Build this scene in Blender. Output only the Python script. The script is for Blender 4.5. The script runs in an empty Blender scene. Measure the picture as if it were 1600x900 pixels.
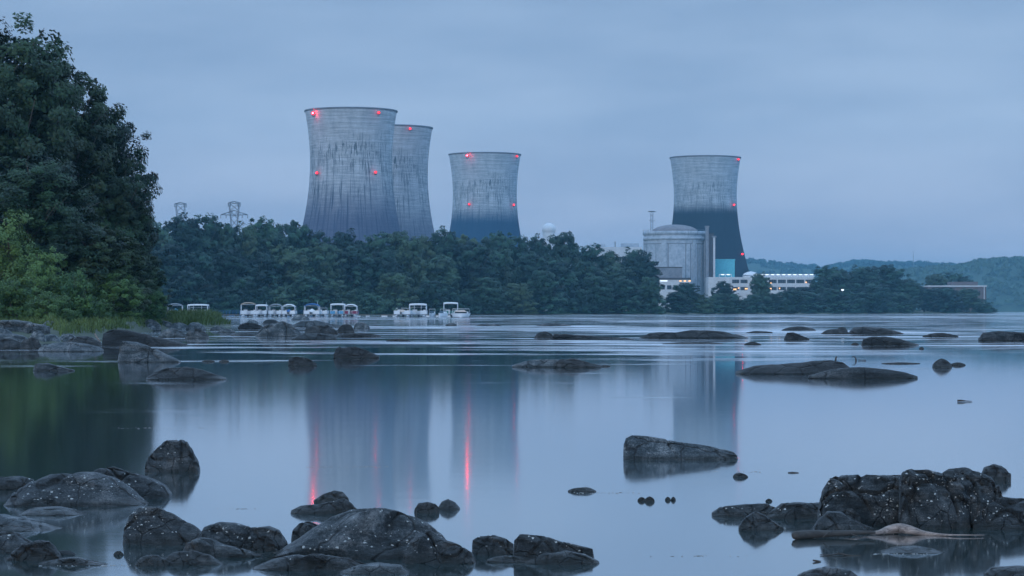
import bpy, math, random
import numpy as np
from mathutils import noise, Vector, Matrix
R = math.radians
random.seed(7)
S = bpy.context.scene
C = S.collection

# ---------------------------------------------------------------- camera
F, HZ, CH = 3600.0, 486.0, 1.3           # focal length and horizon of the 1600 px photograph, camera height
cam = bpy.data.cameras.new('camera')
cam.sensor_width = 36; cam.lens = F / 1600 * 36
cam.shift_y = (HZ - 450) / 1600
cam.clip_start = 0.5; cam.clip_end = 40000
co = bpy.data.objects.new('camera', cam); C.objects.link(co)
co.location = (0, 0, CH); co.rotation_euler = (R(90), 0, 0)
S.camera = co

# ---------------------------------------------------------------- sky
SUN_EL, SUN_AZ = R(14), R(205)           # low, behind the camera and to its left, far behind the overcast
w = bpy.data.worlds.new('World'); S.world = w; w.use_nodes = True
nt = w.node_tree; N = nt.nodes; L = nt.links
N.clear()
wo = N.new('ShaderNodeOutputWorld'); bg = N.new('ShaderNodeBackground'); bg.inputs['Strength'].default_value = 0.1
sky = N.new('ShaderNodeTexSky'); sky.sky_type = 'NISHITA'; sky.sun_disc = False
sky.sun_elevation = SUN_EL; sky.sun_rotation = SUN_AZ; sky.air_density = 1.3; sky.dust_density = 2.0; sky.ozone_density = 3.0
tc = N.new('ShaderNodeTexCoord')
mp = N.new('ShaderNodeMapping'); mp.inputs['Scale'].default_value = (7, 7, 30); mp.inputs['Rotation'].default_value = (0, R(5), 0)
nz = N.new('ShaderNodeTexNoise'); nz.inputs['Scale'].default_value = 1.0; nz.inputs['Detail'].default_value = 5; nz.inputs['Roughness'].default_value = .5
L.new(tc.outputs['Generated'], mp.inputs['Vector']); L.new(mp.outputs[0], nz.inputs['Vector'])
sx = N.new('ShaderNodeSeparateXYZ'); L.new(tc.outputs['Generated'], sx.inputs[0])
# overcast layer: violet grey low down, bluer higher up
gr = N.new('ShaderNodeValToRGB'); cr = gr.color_ramp
cr.elements[0].position = 0.0; cr.elements[0].color = (3.1, 3.8, 5.3, 1)
cr.elements[1].position = 1.0; cr.elements[1].color = (4.6, 7.6, 11.8, 1)
for p_, c_ in ((.03, (3.0, 3.8, 5.4)), (.08, (2.65, 3.75, 5.5)), (.14, (2.1, 3.15, 4.85)), (.22, (4.6, 6.8, 10.4)), (.3, (4.4, 6.7, 10.4)), (.5, (4.2, 6.8, 10.6))):
    e = cr.elements.new(p_); e.color = (*c_, 1)
L.new(sx.outputs[2], gr.inputs[0])
cl = N.new('ShaderNodeValToRGB')
cl.color_ramp.elements[0].position = .36; cl.color_ramp.elements[0].color = (.84, .87, .91, 1)
cl.color_ramp.elements[1].position = .64; cl.color_ramp.elements[1].color = (1.10, 1.07, 1.05, 1)
L.new(nz.outputs['Fac'], cl.inputs[0])
mul = N.new('ShaderNodeMix'); mul.data_type = 'RGBA'; mul.blend_type = 'MULTIPLY'; mul.inputs[0].default_value = 1
L.new(gr.outputs[0], mul.inputs[6]); L.new(cl.outputs[0], mul.inputs[7])
mx = N.new('ShaderNodeMix'); mx.data_type = 'RGBA'; mx.inputs[0].default_value = .93
L.new(sky.outputs[0], mx.inputs[6]); L.new(mul.outputs[2], mx.inputs[7])
L.new(mx.outputs[2], bg.inputs['Color']); L.new(bg.outputs[0], wo.inputs['Surface'])

sl = bpy.data.lights.new('sun', 'SUN'); sl.energy = 0.5; sl.angle = R(25); sl.color = (1, .93, .85)
so = bpy.data.objects.new('sun', sl); C.objects.link(so)
dv = Vector((math.sin(SUN_AZ) * math.cos(SUN_EL), math.cos(SUN_AZ) * math.cos(SUN_EL), math.sin(SUN_EL)))
so.rotation_euler = dv.to_track_quat('Z', 'Y').to_euler()

vs = S.view_settings
vs.view_transform = 'Standard'; vs.look = 'None'; vs.gamma = 1; vs.use_curve_mapping = False
vs.exposure = 0.42

# ---------------------------------------------------------------- helpers
def at(px, d, z=0.0): return Vector(((px - 800) / F * d, d, z))
def zof(py, d): return CH - (py - HZ) / F * d
def dof(py): return CH * F / (py - HZ)            # distance of a point on the water

def tag(o, label=None, cat=None, group=None, kind=None):
    if label: o['label'] = label
    if cat: o['category'] = cat
    if group: o['group'] = group
    if kind: o['kind'] = kind
    return o
def empty(name, loc=(0, 0, 0), rz=0):
    o = bpy.data.objects.new(name, None); C.objects.link(o); o.location = loc; o.rotation_euler = (0, 0, rz)
    o.empty_display_size = .1
    return o
def copy_tree(o, parent=None):
    c = o.copy(); C.objects.link(c); c.parent = parent
    for ch in [q for q in C.objects if q.parent == o]:
        copy_tree(ch, c)
    return c
def np_mesh(name, v, f, smooth=False, tint=None):
    """v (n,3) array, f (m,k) array"""
    v = np.asarray(v, dtype=np.float32); f = np.asarray(f, dtype=np.int32)
    me = bpy.data.meshes.new(name)
    me.vertices.add(len(v)); me.vertices.foreach_set('co', v.ravel())
    k = f.shape[1]
    me.loops.add(f.size); me.loops.foreach_set('vertex_index', f.ravel())
    me.polygons.add(len(f)); me.polygons.foreach_set('loop_start', np.arange(0, f.size, k, dtype=np.int32))
    me.polygons.foreach_set('use_smooth', np.full(len(f), smooth))
    me.update(calc_edges=True)
    if tint is not None:
        a = me.attributes.new('tint', 'FLOAT', 'FACE'); a.data.foreach_set('value', np.asarray(tint, dtype=np.float32))
    return me

class MB:
    def __init__(s): s.v = []; s.f = []; s.sm = []
    def add(s, vs_, fs, smooth=False):
        b = len(s.v); s.v += [tuple(p) for p in vs_]; s.f += [tuple(b + i for i in q) for q in fs]; s.sm += [smooth] * len(fs); return s
    def box(s, x0, x1, y0, y1, z0, z1):
        vs_ = [(x0, y0, z0), (x1, y0, z0), (x1, y1, z0), (x0, y1, z0), (x0, y0, z1), (x1, y0, z1), (x1, y1, z1), (x0, y1, z1)]
        return s.add(vs_, [(0, 3, 2, 1), (4, 5, 6, 7), (0, 1, 5, 4), (1, 2, 6, 5), (2, 3, 7, 6), (3, 0, 4, 7)])
    def tube(s, pts, rad, n=8, cap=True):
        pts = [Vector(p) for p in pts]
        if not hasattr(rad, '__len__'): rad = [rad] * len(pts)
        rings = []
        prev = None
        for i, p in enumerate(pts):
            t = (pts[min(i + 1, len(pts) - 1)] - pts[max(i - 1, 0)]).normalized()
            if prev is None:
                a = t.cross(Vector((0, 0, 1)))
                if a.length < .1: a = t.cross(Vector((1, 0, 0)))
                a.normalize()
            else:
                a = (prev - t * prev.dot(t)).normalized()
            prev = a; b = t.cross(a)
            rings.append([p + (a * math.cos(2 * math.pi * k / n) + b * math.sin(2 * math.pi * k / n)) * rad[i] for k in range(n)])
        vs_ = [q for r_ in rings for q in r_]
        fs = [(i * n + k, i * n + (k + 1) % n, (i + 1) * n + (k + 1) % n, (i + 1) * n + k) for i in range(len(pts) - 1) for k in range(n)]
        if cap: fs += [tuple(reversed(range(n))), tuple((len(pts) - 1) * n + k for k in range(n))]
        return s.add(vs_, fs, True)
    def lathe(s, prof, n=96, cx=0, cy=0, closed=False):
        m = len(prof)
        vs_ = [(cx + r * math.cos(2 * math.pi * k / n), cy + r * math.sin(2 * math.pi * k / n), z) for r, z in prof for k in range(n)]
        fs = [(i * n + k, i * n + (k + 1) % n, (i + 1) * n + (k + 1) % n, (i + 1) * n + k) for i in range(m - 1) for k in range(n)]
        if closed: fs += [((m - 1) * n + k, (m - 1) * n + (k + 1) % n, (k + 1) % n, k) for k in range(n)]
        return s.add(vs_, fs, True)
    def build(s, name, mat, parent=None, loc=None):
        me = bpy.data.meshes.new(name); me.from_pydata(s.v, [], s.f); me.polygons.foreach_set('use_smooth', s.sm); me.update()
        if mat: me.materials.append(mat)
        o = bpy.data.objects.new(name, me); C.objects.link(o)
        if parent: o.parent = parent
        if loc is not None: o.location = loc
        return o
def obj(name, me, mat, parent=None, loc=None, rz=0):
    if mat and not me.materials: me.materials.append(mat)
    o = bpy.data.objects.new(name, me); C.objects.link(o)
    if parent: o.parent = parent
    if loc is not None: o.location = loc
    o.rotation_euler = (0, 0, rz)
    return o

# ---------------------------------------------------------------- materials
def mat(name, col, rough=.7, metal=0, spec=None):
    m = bpy.data.materials.new(name); m.use_nodes = True
    b = m.node_tree.nodes['Principled BSDF']
    b.inputs['Base Color'].default_value = (*col, 1); b.inputs['Roughness'].default_value = rough; b.inputs['Metallic'].default_value = metal
    if spec is not None: b.inputs['Specular IOR Level'].default_value = spec
    return m
def grainy(name, c1, c2, scale, rough=.8, bump=.2, detail=6, vec='Object', mscale=(1, 1, 1)):
    m = mat(name, c1, rough); n = m.node_tree.nodes; l = m.node_tree.links; b = n['Principled BSDF']
    t = n.new('ShaderNodeTexCoord'); mpp = n.new('ShaderNodeMapping'); mpp.inputs['Scale'].default_value = mscale
    q = n.new('ShaderNodeTexNoise'); q.inputs['Scale'].default_value = scale; q.inputs['Detail'].default_value = detail; q.inputs['Roughness'].default_value = .65
    r = n.new('ShaderNodeValToRGB'); r.color_ramp.elements[0].position = .32; r.color_ramp.elements[1].position = .68
    r.color_ramp.elements[0].color = (*c1, 1); r.color_ramp.elements[1].color = (*c2, 1)
    l.new(t.outputs[vec], mpp.inputs[0]); l.new(mpp.outputs[0], q.inputs['Vector']); l.new(q.outputs['Fac'], r.inputs[0]); l.new(r.outputs[0], b.inputs['Base Color'])
    if bump:
        bp = n.new('ShaderNodeBump'); bp.inputs['Strength'].default_value = bump; l.new(q.outputs['Fac'], bp.inputs['Height']); l.new(bp.outputs[0], b.inputs['Normal'])
    return m
def emit(name, col, strength):
    m = bpy.data.materials.new(name); m.use_nodes = True; n = m.node_tree.nodes; n.clear()
    o = n.new('ShaderNodeOutputMaterial'); e_ = n.new('ShaderNodeEmission'); e_.inputs[0].default_value = (*col, 1); e_.inputs[1].default_value = strength
    m.node_tree.links.new(e_.outputs[0], o.inputs[0]); return m
def math_node(n, l, op, a, b=None, clamp=False):
    q = n.new('ShaderNodeMath'); q.operation = op; q.use_clamp = clamp
    for i, x in enumerate((a, b)):
        if x is None: continue
        if isinstance(x, (int, float)): q.inputs[i].default_value = x
        else: l.new(x, q.inputs[i])
    return q.outputs[0]

def leaf_mat(name, dark, light, yellow=(.09, .10, .02), rand=.35):
    m = mat(name, dark, .55, spec=.3); n = m.node_tree.nodes; l = m.node_tree.links; b = n['Principled BSDF']
    a = n.new('ShaderNodeAttribute'); a.attribute_name = 'tint'
    oi = n.new('ShaderNodeObjectInfo')
    r = n.new('ShaderNodeValToRGB'); r.color_ramp.elements[0].color = (*dark, 1); r.color_ramp.elements[1].color = (*light, 1)
    v = math_node(n, l, 'MULTIPLY', oi.outputs['Random'], rand)
    v = math_node(n, l, 'ADD', v, a.outputs['Fac'])
    v = math_node(n, l, 'SUBTRACT', v, rand / 2, True)
    l.new(v, r.inputs[0])
    sep = n.new('ShaderNodeMix'); sep.data_type = 'RGBA'
    gt = math_node(n, l, 'MULTIPLY', math_node(n, l, 'POWER', oi.outputs['Random'], 3.0), .5)
    l.new(gt, sep.inputs[0]); l.new(r.outputs[0], sep.inputs[6]); sep.inputs[7].default_value = (*yellow, 1)
    l.new(sep.outputs[2], b.inputs['Base Color'])
    return m
M = {}
M['leaf_near'] = leaf_mat('leaf_near', (.004, .016, .009), (.026, .068, .026), (.06, .08, .02), .1)
M['leaf_bush'] = leaf_mat('leaf_bush', (.016, .058, .016), (.10, .19, .05), (.10, .14, .035), .2)
M['leaf_far'] = leaf_mat('leaf_far', (.003, .020, .016), (.030, .105, .062), (.085, .095, .03), .75)
M['bark'] = grainy('bark', (.05, .04, .03), (.12, .10, .08), 6, .9, .4)
M['bark_pale'] = grainy('bark_pale', (.14, .13, .11), (.3, .28, .24), 3, .9, .3)
M['grass'] = leaf_mat('grass_blades', (.03, .06, .014), (.10, .16, .035), (.14, .14, .05), .1)
M['soil'] = grainy('soil', (.03, .045, .025), (.08, .09, .06), .9, .95, .5)
M['island_soil'] = grainy('island_soil', (.05, .07, .035), (.12, .12, .08), .05, .95, .2)
M['hill'] = grainy('hill_ground', (.03, .06, .03), (.06, .09, .05), .02, .95, 0)
M['concrete'] = grainy('building_concrete', (.27, .33, .39), (.5, .56, .62), .35, .9, .15, 8)
M['concrete_dark'] = grainy('concrete_dark', (.16, .18, .21), (.27, .28, .31), .3, .9, .1)
M['cladding_pale'] = grainy('cladding_pale', (.5, .52, .54), (.66, .67, .69), .2, .8, .05)
M['dome'] = grainy('dome_grey', (.17, .16, .17), (.26, .24, .25), .3, .9, .1)
M['teal'] = grainy('teal_cladding', (.12, .55, .66), (.17, .66, .76), .5, .6, .05)
M['white'] = mat('white_paint', (.75, .78, .8), .45)
M['white_dome'] = grainy('white_dome', (.62, .64, .66), (.76, .77, .78), .4, .6, .05)
M['brick'] = grainy('brick_wall', (.10, .085, .085), (.16, .125, .12), 1.5, .9, .1)
M['dark_roof'] = mat('dark_roof', (.07, .06, .06), .9)
M['window'] = mat('window_glass', (.02, .03, .04), .12)
M['steel'] = mat('galvanised_steel', (.22, .25, .28), .5, .6)
M['steel_dark'] = mat('dark_steel', (.07, .08, .09), .6, .3)
M['warm'] = emit('warm_window', (1, .55, .22), 1.6)
M['cool'] = emit('cool_lamp', (.72, .86, 1), 1.6)
M['alu'] = mat('boat_aluminium', (.62, .66, .7), .35, .5)
M['boat_white'] = mat('boat_white', (.62, .66, .7), .35)
M['boat_glass'] = mat('boat_glass', (.03, .06, .08), .15)
for k_, c_ in dict(blue=(.03, .13, .33), sky=(.10, .32, .52), maroon=(.20, .03, .07), cream=(.55, .45, .38), navy=(.02, .04, .10), green=(.03, .20, .17), tan=(.34, .28, .22), grey=(.24, .27, .3), white=(.72, .75, .77), red=(.5, .05, .06)).items():
    M['cv_' + k_] = grainy('canvas_' + k_, tuple(c * .85 for c in c_), c_, 3, .8, .1)
M['deck'] = grainy('dock_planks', (.10, .09, .08), (.2, .18, .16), 2, .9, .2, mscale=(1, 6, 1))
M['float_blue'] = mat('dock_float_blue', (.03, .12, .22), .5)

def rock_material():
    m = mat('river_rock', (.1, .1, .1), .75); n = m.node_tree.nodes; l = m.node_tree.links; b = n['Principled BSDF']
    t = n.new('ShaderNodeTexCoord'); oi = n.new('ShaderNodeObjectInfo')
    add = n.new('ShaderNodeVectorMath'); add.operation = 'ADD'
    l.new(t.outputs['Object'], add.inputs[0])
    rv = n.new('ShaderNodeCombineXYZ'); rm = math_node(n, l, 'MULTIPLY', oi.outputs['Random'], 50.0)
    for i in range(3): l.new(rm, rv.inputs[i])
    l.new(rv.outputs[0], add.inputs[1]); P = add.outputs[0]
    oc = n.new('ShaderNodeSeparateColor'); l.new(oi.outputs['Color'], oc.inputs[0])
    tone, speck, size = oc.outputs[0], oc.outputs[1], oc.outputs[2]
    # scale pattern with the size of the rock: small near rocks need a finer grain than far boulders
    sc = n.new('ShaderNodeVectorMath'); sc.operation = 'SCALE'; l.new(P, sc.inputs[0]); 
    inv = math_node(n, l, 'DIVIDE', 1.0, math_node(n, l, 'MAXIMUM', size, .02)); l.new(inv, sc.inputs['Scale']); Q = sc.outputs[0]
    def nois(scale, detail=8, rough=.6, vec=Q):
        q = n.new('ShaderNodeTexNoise'); q.inputs['Scale'].default_value = scale; q.inputs['Detail'].default_value = detail; q.inputs['Roughness'].default_value = rough
        l.new(vec, q.inputs['Vector']); return q.outputs['Fac']
    n1 = nois(.9, 6, .65); n2 = nois(14, 8, .8); 
    st = n.new('ShaderNodeMapping'); st.inputs['Scale'].default_value = (1.2, 1.2, 9); st.inputs['Rotation'].default_value = (R(20), R(24), 0); l.new(Q, st.inputs[0])
    n3 = nois(1.0, 6, .7, st.outputs[0])
    s = math_node(n, l, 'ADD', math_node(n, l, 'MULTIPLY', n1, .32), math_node(n, l, 'MULTIPLY', n2, .50))
    s = math_node(n, l, 'ADD', s, math_node(n, l, 'MULTIPLY', n3, .18))
    r = n.new('ShaderNodeValToRGB'); cr = r.color_ramp
    cr.elements[0].position = .42; cr.elements[0].color = (.006, .012, .016, 1)
    cr.elements[1].position = .60; cr.elements[1].color = (.27, .275, .275, 1)
    e = cr.elements.new(.5); e.color = (.042, .058, .067, 1)
    l.new(s, r.inputs[0])
    hv = n.new('ShaderNodeMix'); hv.data_type = 'RGBA'; hv.blend_type = 'MULTIPLY'; hv.inputs[0].default_value = 1
    tm = math_node(n, l, 'MULTIPLY', math_node(n, l, 'POWER', tone, 1.25), 1.8)
    tv = n.new('ShaderNodeCombineXYZ')
    for i in range(3): l.new(tm, tv.inputs[i])
    l.new(r.outputs[0], hv.inputs[6]); l.new(tv.outputs[0], hv.inputs[7])
    # darker, glossier band where the river wets the stone
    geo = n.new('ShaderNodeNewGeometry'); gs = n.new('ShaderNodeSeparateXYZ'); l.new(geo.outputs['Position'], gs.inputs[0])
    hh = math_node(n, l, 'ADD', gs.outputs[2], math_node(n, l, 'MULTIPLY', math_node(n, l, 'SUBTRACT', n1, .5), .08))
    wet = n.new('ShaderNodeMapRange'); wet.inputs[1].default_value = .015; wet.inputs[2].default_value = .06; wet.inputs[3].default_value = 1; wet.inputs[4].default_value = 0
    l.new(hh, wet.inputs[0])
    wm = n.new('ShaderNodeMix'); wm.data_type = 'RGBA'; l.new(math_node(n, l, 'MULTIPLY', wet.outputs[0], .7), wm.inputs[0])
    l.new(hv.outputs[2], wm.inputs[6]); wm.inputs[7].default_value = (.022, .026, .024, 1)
    # droppings: small irregular pale dots in patches
    vo = n.new('ShaderNodeTexVoronoi'); vo.inputs['Scale'].default_value = 1.0
    dm = n.new('ShaderNodeMapping'); dm.inputs['Scale'].default_value = (50, 50, 75); l.new(P, dm.inputs[0])
    wn = n.new('ShaderNodeTexNoise'); wn.inputs['Scale'].default_value = 120; l.new(P, wn.inputs['Vector'])
    va = n.new('ShaderNodeVectorMath'); va.operation = 'ADD'; l.new(dm.outputs[0], va.inputs[0]); l.new(wn.outputs['Color'], va.inputs[1])
    l.new(va.outputs[0], vo.inputs['Vector'])
    cs = n.new('ShaderNodeSeparateColor'); l.new(vo.outputs['Color'], cs.inputs[0])
    rad = math_node(n, l, 'MULTIPLY', math_node(n, l, 'POWER', cs.outputs[0], 1.8), .46)
    inside = math_node(n, l, 'LESS_THAN', vo.outputs['Distance'], rad)
    patch = nois(3.5, 3, .5, P)
    pm = n.new('ShaderNodeMapRange'); pm.inputs[1].default_value = .38; pm.inputs[2].default_value = .52; l.new(patch, pm.inputs[0])
    keep = math_node(n, l, 'LESS_THAN', cs.outputs[1], math_node(n, l, 'MULTIPLY', speck, pm.outputs[0]))
    up = math_node(n, l, 'GREATER_THAN', gs.outputs[2], .045)
    dots = math_node(n, l, 'MULTIPLY', math_node(n, l, 'MULTIPLY', inside, keep), up)
    fm = n.new('ShaderNodeMix'); fm.data_type = 'RGBA'; l.new(dots, fm.inputs[0]); l.new(wm.outputs[2], fm.inputs[6]); fm.inputs[7].default_value = (.62, .64, .62, 1)
    l.new(fm.outputs[2], b.inputs['Base Color'])
    rr = math_node(n, l, 'SUBTRACT', .55, math_node(n, l, 'MULTIPLY', wet.outputs[0], .4)); l.new(rr, b.inputs['Roughness'])
    # cracks + grain bump
    vc = n.new('ShaderNodeTexVoronoi'); vc.feature = 'DISTANCE_TO_EDGE'; vc.inputs['Scale'].default_value = .8
    cw = n.new('ShaderNodeMix'); cw.data_type = 'RGBA'; cw.inputs[0].default_value = .35; l.new(Q, cw.inputs[6])
    cn = n.new('ShaderNodeTexNoise'); cn.inputs['Scale'].default_value = 1.2; cn.inputs['Detail'].default_value = 5; l.new(Q, cn.inputs['Vector']); l.new(cn.outputs['Color'], cw.inputs[7]); l.new(cw.outputs[2], vc.inputs['Vector'])
    cm = n.new('ShaderNodeMapRange'); cm.inputs[1].default_value = .004; cm.inputs[2].default_value = .022; cm.inputs[3].default_value = .25; cm.inputs[4].default_value = 1; l.new(vc.outputs['Distance'], cm.inputs[0])
    cvv = n.new('ShaderNodeCombineXYZ')
    for i in range(3): l.new(cm.outputs[0], cvv.inputs[i])
    cmx = n.new('ShaderNodeMix'); cmx.data_type = 'RGBA'; cmx.blend_type = 'MULTIPLY'; cmx.inputs[0].default_value = 1
    l.new(fm.outputs[2], cmx.inputs[6]); l.new(cvv.outputs[0], cmx.inputs[7]); l.new(cmx.outputs[2], b.inputs['Base Color'])
    ck = n.new('ShaderNodeMapRange'); ck.inputs[1].default_value = 0; ck.inputs[2].default_value = .03; l.new(vc.outputs['Distance'], ck.inputs[0])
    hsum = math_node(n, l, 'ADD', math_node(n, l, 'MULTIPLY', n2, 1.1), math_node(n, l, 'MULTIPLY', n3, 1.3))
    hsum = math_node(n, l, 'ADD', hsum, math_node(n, l, 'MULTIPLY', ck.outputs[0], .9))
    bp = n.new('ShaderNodeBump'); bp.inputs['Strength'].default_value = .9
    l.new(math_node(n, l, 'MULTIPLY', size, .2), bp.inputs['Distance']); l.new(hsum, bp.inputs['Height']); l.new(bp.outputs[0], b.inputs['Normal'])
    return m
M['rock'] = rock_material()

def water_material():
    m = bpy.data.materials.new('river_water'); m.use_nodes = True; n = m.node_tree.nodes; l = m.node_tree.links
    n.remove(n['Principled BSDF']); mo = n['Material Output']
    df_ = n.new('ShaderNodeBsdfDiffuse'); df_.inputs[0].default_value = (.02, .045, .045, 1)
    b = n.new('ShaderNodeBsdfAnisotropic'); b.inputs['Color'].default_value = (.97, .98, 1, 1)
    fr_ = n.new('ShaderNodeFresnel'); fr_.inputs['IOR'].default_value = 1.33
    fac = math_node(n, l, 'POWER', fr_.outputs[0], .38)
    ms = n.new('ShaderNodeMixShader'); l.new(fac, ms.inputs[0]); l.new(df_.outputs[0], ms.inputs[1]); l.new(b.outputs[0], ms.inputs[2]); l.new(ms.outputs[0], mo.inputs['Surface'])
    g = n.new('ShaderNodeNewGeometry'); s = n.new('ShaderNodeSeparateXYZ'); l.new(g.outputs['Position'], s.inputs[0])
    def nois(scale, sc, det=3, rough=.5):
        mp_ = n.new('ShaderNodeMapping'); mp_.inputs['Scale'].default_value = sc; l.new(g.outputs['Position'], mp_.inputs[0])
        q = n.new('ShaderNodeTexNoise'); q.inputs['Scale'].default_value = scale; q.inputs['Detail'].default_value = det; q.inputs['Roughness'].default_value = rough
        l.new(mp_.outputs[0], q.inputs['Vector']); return q.outputs['Fac']
    a = nois(.15, (.7, 1.5, 1), 8, .66)      # riffle streaks
    c = nois(.012, (1, .8, 1), 6, .6)
    mr2 = n.new('ShaderNodeMapRange'); mr2.inputs[1].default_value = .5; mr2.inputs[2].default_value = .58; l.new(c, mr2.inputs[0])
    # the riffle lies between the upper ledges; the pool in front of it is slack
    zone = n.new('ShaderNodeMapRange'); zone.interpolation_type = 'SMOOTHSTEP'; zone.inputs[1].default_value = 18; zone.inputs[2].default_value = 85; l.new(s.outputs[1], zone.inputs[0])
    aa = math_node(n, l, 'SUBTRACT', a, math_node(n, l, 'MULTIPLY', math_node(n, l, 'SUBTRACT', 1.0, zone.outputs[0]), .17))
    mr = n.new('ShaderNodeMapRange'); mr.inputs[1].default_value = .48; mr.inputs[2].default_value = .62; l.new(aa, mr.inputs[0])
    near = mr.outputs[0]
    far = math_node(n, l, 'MULTIPLY', mr2.outputs[0], zone.outputs[0])
    rg = math_node(n, l, 'ADD', math_node(n, l, 'MULTIPLY', near, .16), math_node(n, l, 'MULTIPLY', far, .11))
    rg = math_node(n, l, 'ADD', rg, math_node(n, l, 'SUBTRACT', .074, math_node(n, l, 'MULTIPLY', zone.outputs[0], .044)))
    l.new(rg, b.inputs['Roughness'])
    rip = nois(1.3, (.5, 1.6, 1), 3, .5)
    bp = n.new('ShaderNodeBump'); bp.inputs['Strength'].default_value = .1; bp.inputs['Distance'].default_value = .006; l.new(rip, bp.inputs['Height']); l.new(bp.outputs[0], b.inputs['Normal'])
    return m
M['water'] = water_material()

# ---------------------------------------------------------------- water, haze
me = np_mesh('water', [(-7000, -60, 0), (7000, -60, 0), (7000, 9000, 0), (-7000, 9000, 0)], [(0, 1, 2, 3)])
tag(obj('water', me, M['water']), kind='structure')

def haze(density=1.3e-4):
    x0, x1, y0, y1, z0, z1 = -7050, 7050, -70, 9050, -6, 165
    o = MB().box(x0, x1, y0, y1, z0, z1).build('haze', None)
    m = bpy.data.materials.new('haze_air'); m.use_nodes = True; n = m.node_tree.nodes; n.clear()
    out = n.new('ShaderNodeOutputMaterial'); v = n.new('ShaderNodeVolumePrincipled')
    v.inputs['Color'].default_value = (.34, .73, .97, 1); v.inputs['Density'].default_value = density; v.inputs['Anisotropy'].default_value = .2
    m.node_tree.links.new(v.outputs[0], out.inputs['Volume']); o.data.materials.append(m)
    tag(o, kind='stuff')

# ---------------------------------------------------------------- terrain
def shore(px):      # distance of the island's waterline
    return float(np.interp(px, [-2000, 200, 640, 1040, 1300, 1552], [560, 668, 760, 905, 1120, 1337]))
def island():
    V = []; Fc = []
    cols = list(range(-1400, 1560, 40)) + [1556, 1562]
    rows = [-4, 2, 8, 20, 60, 200, 500, 1000, 1700]
    for i, px in enumerate(cols):
        for j, t in enumerate(rows):
            s0 = shore(px); pinch = 1 if px < 1500 else max(0, (1562 - px) / 62)
            d = s0 + t * (pinch if t > 2 else 1)
            z = [-.6, .05, .35, .7, 1.2, 1.6, 1.8, 1.8, -.5][j] * (pinch if j > 0 else 1)
            p = at(px, d + noise.noise((px * .02, t, 0)) * 4)
            V.append((p.x, p.y, z))
    nr = len(rows)
    for i in range(len(cols) - 1):
        for j in range(nr - 1): Fc.append((i * nr + j, (i + 1) * nr + j, (i + 1) * nr + j + 1, i * nr + j + 1))
    tag(obj('island_ground', np_mesh('island_ground', V, Fc, True), M['island_soil']), kind='structure')
island()

def bank_z(px, d):
    ds = float(np.interp(px, [-900, 0, 90, 165, 230, 300, 372, 380], [78, 82, 86, 104, 138, 166, 196, 198]))
    de = float(np.interp(px, [-900, 200, 262, 300, 372, 380], [640, 640, 330, 250, 214, 200]))
    a = min(1, max(0, (d - ds) / 22)); b_ = min(1, max(0, (de - d) / 12))
    e = min(1, max(0, (380 - px) / 40))
    k = min(a * a * (3 - 2 * a), b_) * e
    return -.25 + k * (.85 + .12 * noise.noise((px * .03, d * .1, 1))) + .09 * noise.noise((px * .11, d * .23, 5))
def bank():
    V = []; Fc = []
    cols = np.concatenate([np.arange(-900, -20, 25), np.arange(-20, 386, 4)]); rows = np.concatenate([np.arange(74, 240, 2.0), np.arange(240, 660, 12)])
    for px in cols:
        for d in rows:
            p = at(px, d); V.append((p.x, p.y, bank_z(px, d)))
    nr = len(rows)
    Fc = [(i * nr + j, (i + 1) * nr + j, (i + 1) * nr + j + 1, i * nr + j + 1) for i in range(len(cols) - 1) for j in range(nr - 1)]
    tag(obj('river_bank', np_mesh('river_bank', V, Fc, True), M['soil']), kind='structure')
bank()

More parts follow.
